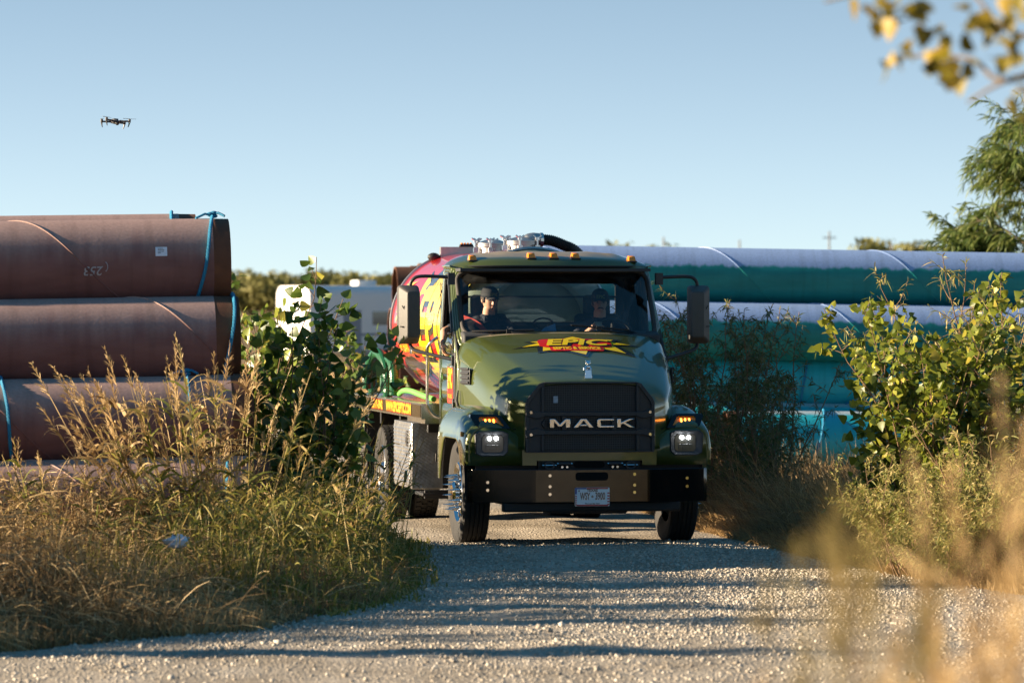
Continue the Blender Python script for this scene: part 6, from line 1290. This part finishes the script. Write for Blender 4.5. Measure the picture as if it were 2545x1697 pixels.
# feathery willows behind the teal pipes
def tree(name, label, base, h, r0, seed, m, leaf, narrow, limbs, twl, nl, droop, group=None, crown_low=0.25, tr=0.10, spreadf=0.45, cat='tree'):
    root = empty(name, base); rv = Veg(seed); r_ = rv.r; vg = Veg(seed + 7)
    trunk = branch_paths(r_, (0, 0, 0), (0.05, 0, 1), h, 14, 0.06, 0.08); rv.tubes([trunk], tr, tr * 0.15, 7); pts = []; dirs = []
    for i in range(limbs):
        f = crown_low + (0.98 - crown_low) * (i + r_.random()) / limbs; k = min(13, int(f * 14)); p = trunk[k] + (trunk[k + 1] - trunk[k]) * (f * 14 - k); a = r_.random() * 2 * PI
        L_ = r0 * (1.15 - 0.75 * f) * (0.7 + 0.5 * r_.random())
        lp = branch_paths(r_, p, (math.cos(a), math.sin(a), spreadf + 0.5 * r_.random()), L_, 8, 0.12, -droop * 0.4); rv.tubes([lp], tr * 0.3, tr * 0.06, 4)
        for j in range(twl):
            g = 0.2 + 0.8 * (j + r_.random()) / twl; kk = min(7, int(g * 8)); q = lp[kk] + (lp[kk + 1] - lp[kk]) * (g * 8 - kk); aa = r_.random() * 2 * PI
            tp = branch_paths(r_, q, unit(lp[kk + 1] - lp[kk]) * 0.8 + np.array([math.cos(aa), math.sin(aa), 0.25]) * 0.7, r0 * 0.28 * (0.6 + 0.8 * r_.random()), 6, 0.14, -droop)
            rv.tubes([tp], tr * 0.07, tr * 0.02, 3)
            t = r_.random(nl); ii = np.minimum(5, (t * 6).astype(int)); pts.append(tp[ii] + (tp[ii + 1] - tp[ii]) * (t * 6 - ii)[:, None]); dirs.append(unit(tp[ii + 1] - tp[ii]))
    pts = np.concatenate(pts); dirs = np.concatenate(dirs); N = len(pts); d = unit(dirs * 0.9 + r_.normal(size=(N, 3)) * 0.5 - np.array([0, 0, 0.4 * (droop > 0.05)]))
    if narrow: vg.strips(pts, d, leaf * (0.6 + 0.7 * r_.random(N)), narrow, 0.25, 3, 'leaf')
    else: vg.shapes(COTTON_V, COTTON_F, pts, d, leaf * (0.6 + 0.7 * r_.random(N)))
    rv.build('trunk', BARK, root); vg.build('crown', m, root); tag(root, label, cat, group); return root
tree('willow_tree', 'feathery green willow rising above the teal pipes at the right edge', (9.25, 74, 0), 5.4, 2.3, 141, FEATHER, 0.20, 0.022, 40, 14, 44, 0.13, crown_low=0.15)
tree('willow_tree', 'small feathery willow spray above the teal pipe, left of the tall one', (7.75, 75.5, 0), 3.55, 1.5, 142, FEATHER, 0.19, 0.024, 36, 13, 40, 0.13, crown_low=0.3, tr=0.06)
tree('willow_tree', 'willow behind the tall one, outermost at the right edge', (10.3, 73, 0), 5.2, 2.4, 143, FEATHER, 0.20, 0.024, 44, 14, 40, 0.13, crown_low=0.15)

# young tree close to the camera, its golden branches reaching into the top right corner
root = empty('young_tree', (2.7, 14.0, 0)); vg = Veg(151); rv = Veg(152); r_ = vg.r
trunk = branch_paths(r_, (0, 0, 0), (-0.03, 0, 1), 4.2, 12, 0.04, 0.05); rv.tubes([trunk], 0.045, 0.015, 7)
B14 = lambda *q: [np.array(at(x_, y_, 14.0 + 0.1 * i)) - np.array([2.7, 14.0, 0]) for i, (x_, y_) in enumerate(q)]
limbs = [((-0.12, 0, 3.75), B14((2700, 60), (2560, 90), (2480, 60), (2440, 10), (2410, -20))), ((-0.10, 0, 3.5), B14((2720, 120), (2560, 180), (2470, 215), (2405, 255))), ((-0.1, 0, 3.5), B14((2640, 150), (2490, 200), (2420, 150), (2330, 140), (2240, 140))), ((-0.12, 0, 3.9), B14((2600, -60), (2300, -40), (2150, -20), (2050, 5))), ((-0.08, 0, 3.2), B14((2700, 260), (2600, 240), (2535, 215)))]
for p0, rest in limbs: rv.tubes([np.array(catmull([Vector(p0)] + [Vector(q) for q in rest], 6))], 0.012, 0.005, 5)
cl = [(2175, 18, 7, .045), (2205, 20, 6, .04), (2245, 8, 6, .04), (2222, 148, 5, .03), (2285, 95, 6, .05), (2320, 130, 10, .06), (2345, 160, 7, .045), (2355, 92, 3, .025), (2395, 165, 6, .04), (2400, 40, 3, .03), (2440, 45, 5, .04), (2475, 50, 9, .05), (2500, 85, 8, .05), (2535, 25, 6, .05), (2535, 225, 6, .05), (2550, 260, 5, .04), (2520, 110, 4, .04)]
pts = []
for px, py, n_, sp in cl:
    c_ = np.array(at(px, py, 14.0)) - np.array([2.7, 14.0, 0])
    pts.append(c_ + r_.normal(size=(n_, 3)) * np.array([sp, 0.15, sp]) * 0.62)
pts = np.concatenate(pts); N = len(pts); d = r_.normal(size=(N, 3)) * 0.6 + np.array([0.1, 0, -0.8])
vg.shapes(COTTON_V, COTTON_F, pts, d, 0.056 * (0.7 + 0.6 * r_.random(N)))
rv.build('trunk', BARK, root); vg.build('crown', GOLD, root); tag(root, 'branch of golden autumn leaves hanging blurred in the top right corner', 'tree')

# blurred tall weeds close to the camera
def near_weeds(name, label, spots, seed, m, cat='grass', heads=26, head=0.34, leaves=4):
    root = empty(name, (0, 0, 0)); vg = Veg(seed); r_ = vg.r
    for px, py, d_, n_, sp in spots:
        tip = at(px, py, d_); bx = tip.x + r_.normal(size=n_) * sp; by = d_ + r_.normal(size=n_) * 0.35; H_ = tip.z * (1 - 0.10 * r_.random(n_))
        P = vg.strips(np.stack([bx, by, np.zeros(n_)], 1), np.stack([r_.normal(size=n_) * (0.05 if leaves > 1 else 0.012), r_.normal(size=n_) * 0.04, np.ones(n_)], 1), H_, 0.006, 0.03, 8, 'stem', 0.4 + 0.5 * r_.random(n_))
        panicles(vg, P[:, -1], P[:, -1] - P[:, -2], heads, 0.12, 0.006, 0.35 + 0.5 * r_.random(n_), 0.4 if head > 0.3 else 0.6, head)
        k = r_.integers(4, 8, size=(n_, leaves)); bs = P[np.arange(n_)[:, None], k]; vg.strips(bs.reshape(-1, 3), r_.normal(size=(n_ * leaves, 3)) + np.array([0, 0, 0.8]), 0.22, 0.010, 0.6, 5, 'grass')
    vg.build('stalks', m, root); tag(root, label, cat); return root
near_weeds('blurred_weed', 'yellow green blurred weed plume in front of the right verge', [(1965, 1060, 7.6, 3, 0.030), (2010, 1130, 7.8, 3, 0.035), (2140, 1120, 7.6, 4, 0.030), (1990, 1250, 7.4, 3, 0.030), (2120, 1260, 7.4, 3, 0.030), (2080, 1180, 7.5, 2, 0.05)], 161, NEARW, heads=20, head=0.15, leaves=1)
near_weeds('blurred_weed', 'tan blurred grass filling the bottom right corner', [(2270, 1450, 8.2, 9, 0.07), (2400, 1400, 8.6, 10, 0.07), (2500, 1370, 8.0, 11, 0.06), (2120, 1580, 8.0, 7, 0.08), (2300, 1570, 7.6, 11, 0.09), (2450, 1530, 7.4, 12, 0.09), (2540, 1450, 7.8, 11, 0.06)], 163, DRY)
near_weeds('blurred_weed', 'orange blurred veil of weeds along the right edge', [(2500, 830, 9.0, 2, 0.03), (2540, 900, 8.6, 4, 0.03), (2515, 1040, 8.6, 4, 0.04), (2460, 1170, 8.8, 3, 0.04), (2550, 1180, 8.4, 5, 0.04), (2400, 1290, 9, 2, 0.03)], 165, DRY)

# litter, trailers, far trees and poles
b = MB(); r_ = random.Random(4); nu, nv = 14, 9
b.add([tuple(Vector((0.17 * math.sin(PI * i / nv) * math.cos(2 * PI * k / nu) * 0.6, 0.06 * math.sin(PI * i / nv) * math.sin(2 * PI * k / nu), 0.05 * -math.cos(PI * i / nv))) * (0.7 + 0.5 * r_.random())) for i in range(nv + 1) for k in range(nu)], [(i * nu + k, i * nu + (k + 1) % nu, (i + 1) * nu + (k + 1) % nu, (i + 1) * nu + k) for i in range(nv) for k in range(nu)])
o = b.build('plastic_bag', mat('white_plastic', (0.6, 0.62, 0.68), 0.4), None, 20); o.location = at(440, 1345, 33.4); tag(o, 'crumpled white plastic bag caught in the dry grass', 'litter')
def trailer(name, label, px, d, wdt, length, hgt, rz, m, details):
    e = at(px, 0, d); root = empty(name, (e.x, d, 0), rz); b = MB()
    pr = rrect(-wdt / 2, wdt / 2, 0.45, hgt, 0.38, 5); b.prism(pr, length, Matrix(((0, 0, 1, 0), (1, 0, 0, 0), (0, 1, 0, 0), (0, 0, 0, 1)))); b.build('body', m, root, 30)
    for x_ in (length * 0.55, length * 0.70):
        for s in (-1, 1):
            b = MB(); b.cyl((x_, s * (wdt / 2 - 0.1), 0.36), (x_, s * (wdt / 2 + 0.012), 0.36), 0.36, 20); b.build('wheel', M['rubber'], root)
    b = MB(); b.box((length * 0.3, -wdt / 2 - 0.006, 1.3), (0.75, 0.02, 1.7)); b.build('door', details, root)
    for x_ in (length * 0.52, length * 0.8): b = MB(); b.box((x_, -wdt / 2 - 0.006, 1.85), (0.9, 0.02, 0.5)); b.build('window', M['lens'], root)
    b = MB(); b.box((length * 0.5, -wdt / 2 - 0.004, 1.25), (length * 0.96, 0.012, 0.10)); b.build('stripe', details, root)
    b = MB(); b.box((length * 0.5, 0, hgt + 0.10), (0.8, 0.6, 0.22)); b.build('roof_unit', m, root, bevel=0.05)
    tag(root, label, 'trailer')
M['camper'] = mat('white_gelcoat', (0.78, 0.77, 0.75), 0.4, vary=0.05); M['camper2'] = mat('grey_white_panel', (0.55, 0.55, 0.56), 0.5, vary=0.08); M['grey_trim'] = mat('grey_trim', (0.25, 0.27, 0.31), 0.5)
trailer('camper_trailer', 'white camper trailer with its sunlit end towards us, behind the leafy bush', 728, 160, 2.5, 6.0, 3.05, R(32), M['camper'], M['grey_trim'])
trailer('camper_trailer', 'greyer trailer half behind the tank, right of the white camper', 890, 164, 2.4, 6.5, 3.05, R(15), M['camper2'], M['grey_trim'])
def far_tree(seed, h, w):
    vg = Veg(seed); r_ = vg.r; N = 900
    cs = [(r_.normal() * w * 0.28, r_.normal() * w * 0.28, h * (0.40 + 0.5 * r_.random()), w * (0.20 + 0.16 * r_.random())) for _ in range(14)]
    k = r_.integers(0, 14, N); c_ = np.array(cs)[k]; p = c_[:, :3] + unit(r_.normal(size=(N, 3))) * (c_[:, 3:] * (0.5 + 0.5 * r_.random((N, 1))))
    vg.shapes(COTTON_V, COTTON_F, p, r_.normal(size=(N, 3)), 0.55 * (0.6 + 0.8 * r_.random(N)), np.clip(r_.random() * 0.5 + r_.random(14)[k] * 0.4 + 0.15 * r_.random(N), 0, 1))
    root = empty('tree', (0, 0, 0)); st = Veg(seed + 9); st.tubes([np.array([(0, 0, 0), (0.1, 0, h * 0.3), (0, 0.1, h * 0.75)])], 0.28, 0.1, 6); st.build('trunk', BARK, root); vg.build('crown', FAR, root); return root
protos = [far_tree(201, 8.5, 7.5), far_tree(202, 7.0, 6.5), far_tree(203, 9.5, 6.0)]
rr_ = random.Random(8); GF = 'far trees along the horizon'
profile = {560: 625, 600: 640, 640: 640, 690: 648, 730: 640, 760: 628, 790: 632, 830: 625, 870: 630, 910: 640, 960: 640, 1010: 645}
k = 0
for row in range(2):
    for px in range(480 + row * 20, 1300, 40):
        d = 560 + row * 50 + rr_.uniform(-12, 12); nx = min(profile, key=lambda q: abs(q - px)); p = at(px + rr_.uniform(-14, 14), profile[nx] - 4 + row * 3 + rr_.uniform(-6, 6), d)
        o = protos[k % 3] if k < 3 else copy_tree(protos[k % 3]); k += 1
        h0 = (8.5, 7.0, 9.5)[(k - 1) % 3]; s_ = p.z / h0 / 1.5; o.location = (p.x, d, 0); o.scale = (s_ * 1.1, s_ * 1.1, s_); o.rotation_euler = (0, 0, rr_.uniform(0, 6.28))
        tag(o, 'olive and tan tree in the blurred line of trees on the horizon', 'tree', GF)
for px, d in ((2195, 620), (2180, 640), (2210, 640), (1560, 640)):
    o = copy_tree(protos[1]); p = at(px, 617 if px > 2000 else 622, d); s_ = p.z / 7.0; o.location = (p.x, d, 0); o.scale = (s_, s_, s_); tag(o, 'low far tree just above the teal pipes', 'tree', 'far trees over the teal pipes')
M['pole'] = mat('grey_wood_pole', (0.22, 0.21, 0.20), 0.8)
for px, py, lb_ in ((1649, 590, 'thin far utility pole nearer the truck roof, above the teal pipes'), (1838, 597, 'faint far utility pole between the two clearer ones'), (2061, 575, 'tallest far utility pole with a crossarm above the teal pipes'), (2215, 603, 'short far utility pole near the willow')):
    d = 480; p = at(px, py, d); root = empty('utility_pole', (p.x, d, 0)); b = MB(); b.tube([(0, 0, 0), (0, 0, p.z)], [0.15, 0.09], 8); b.build('post', M['pole'], root); 
    if py == 575: b = MB(); b.box((0, 0, p.z - 0.7), (1.5, 0.12, 0.12)); b.build('crossarm', M['pole'], root)
    tag(root, lb_, 'utility pole')
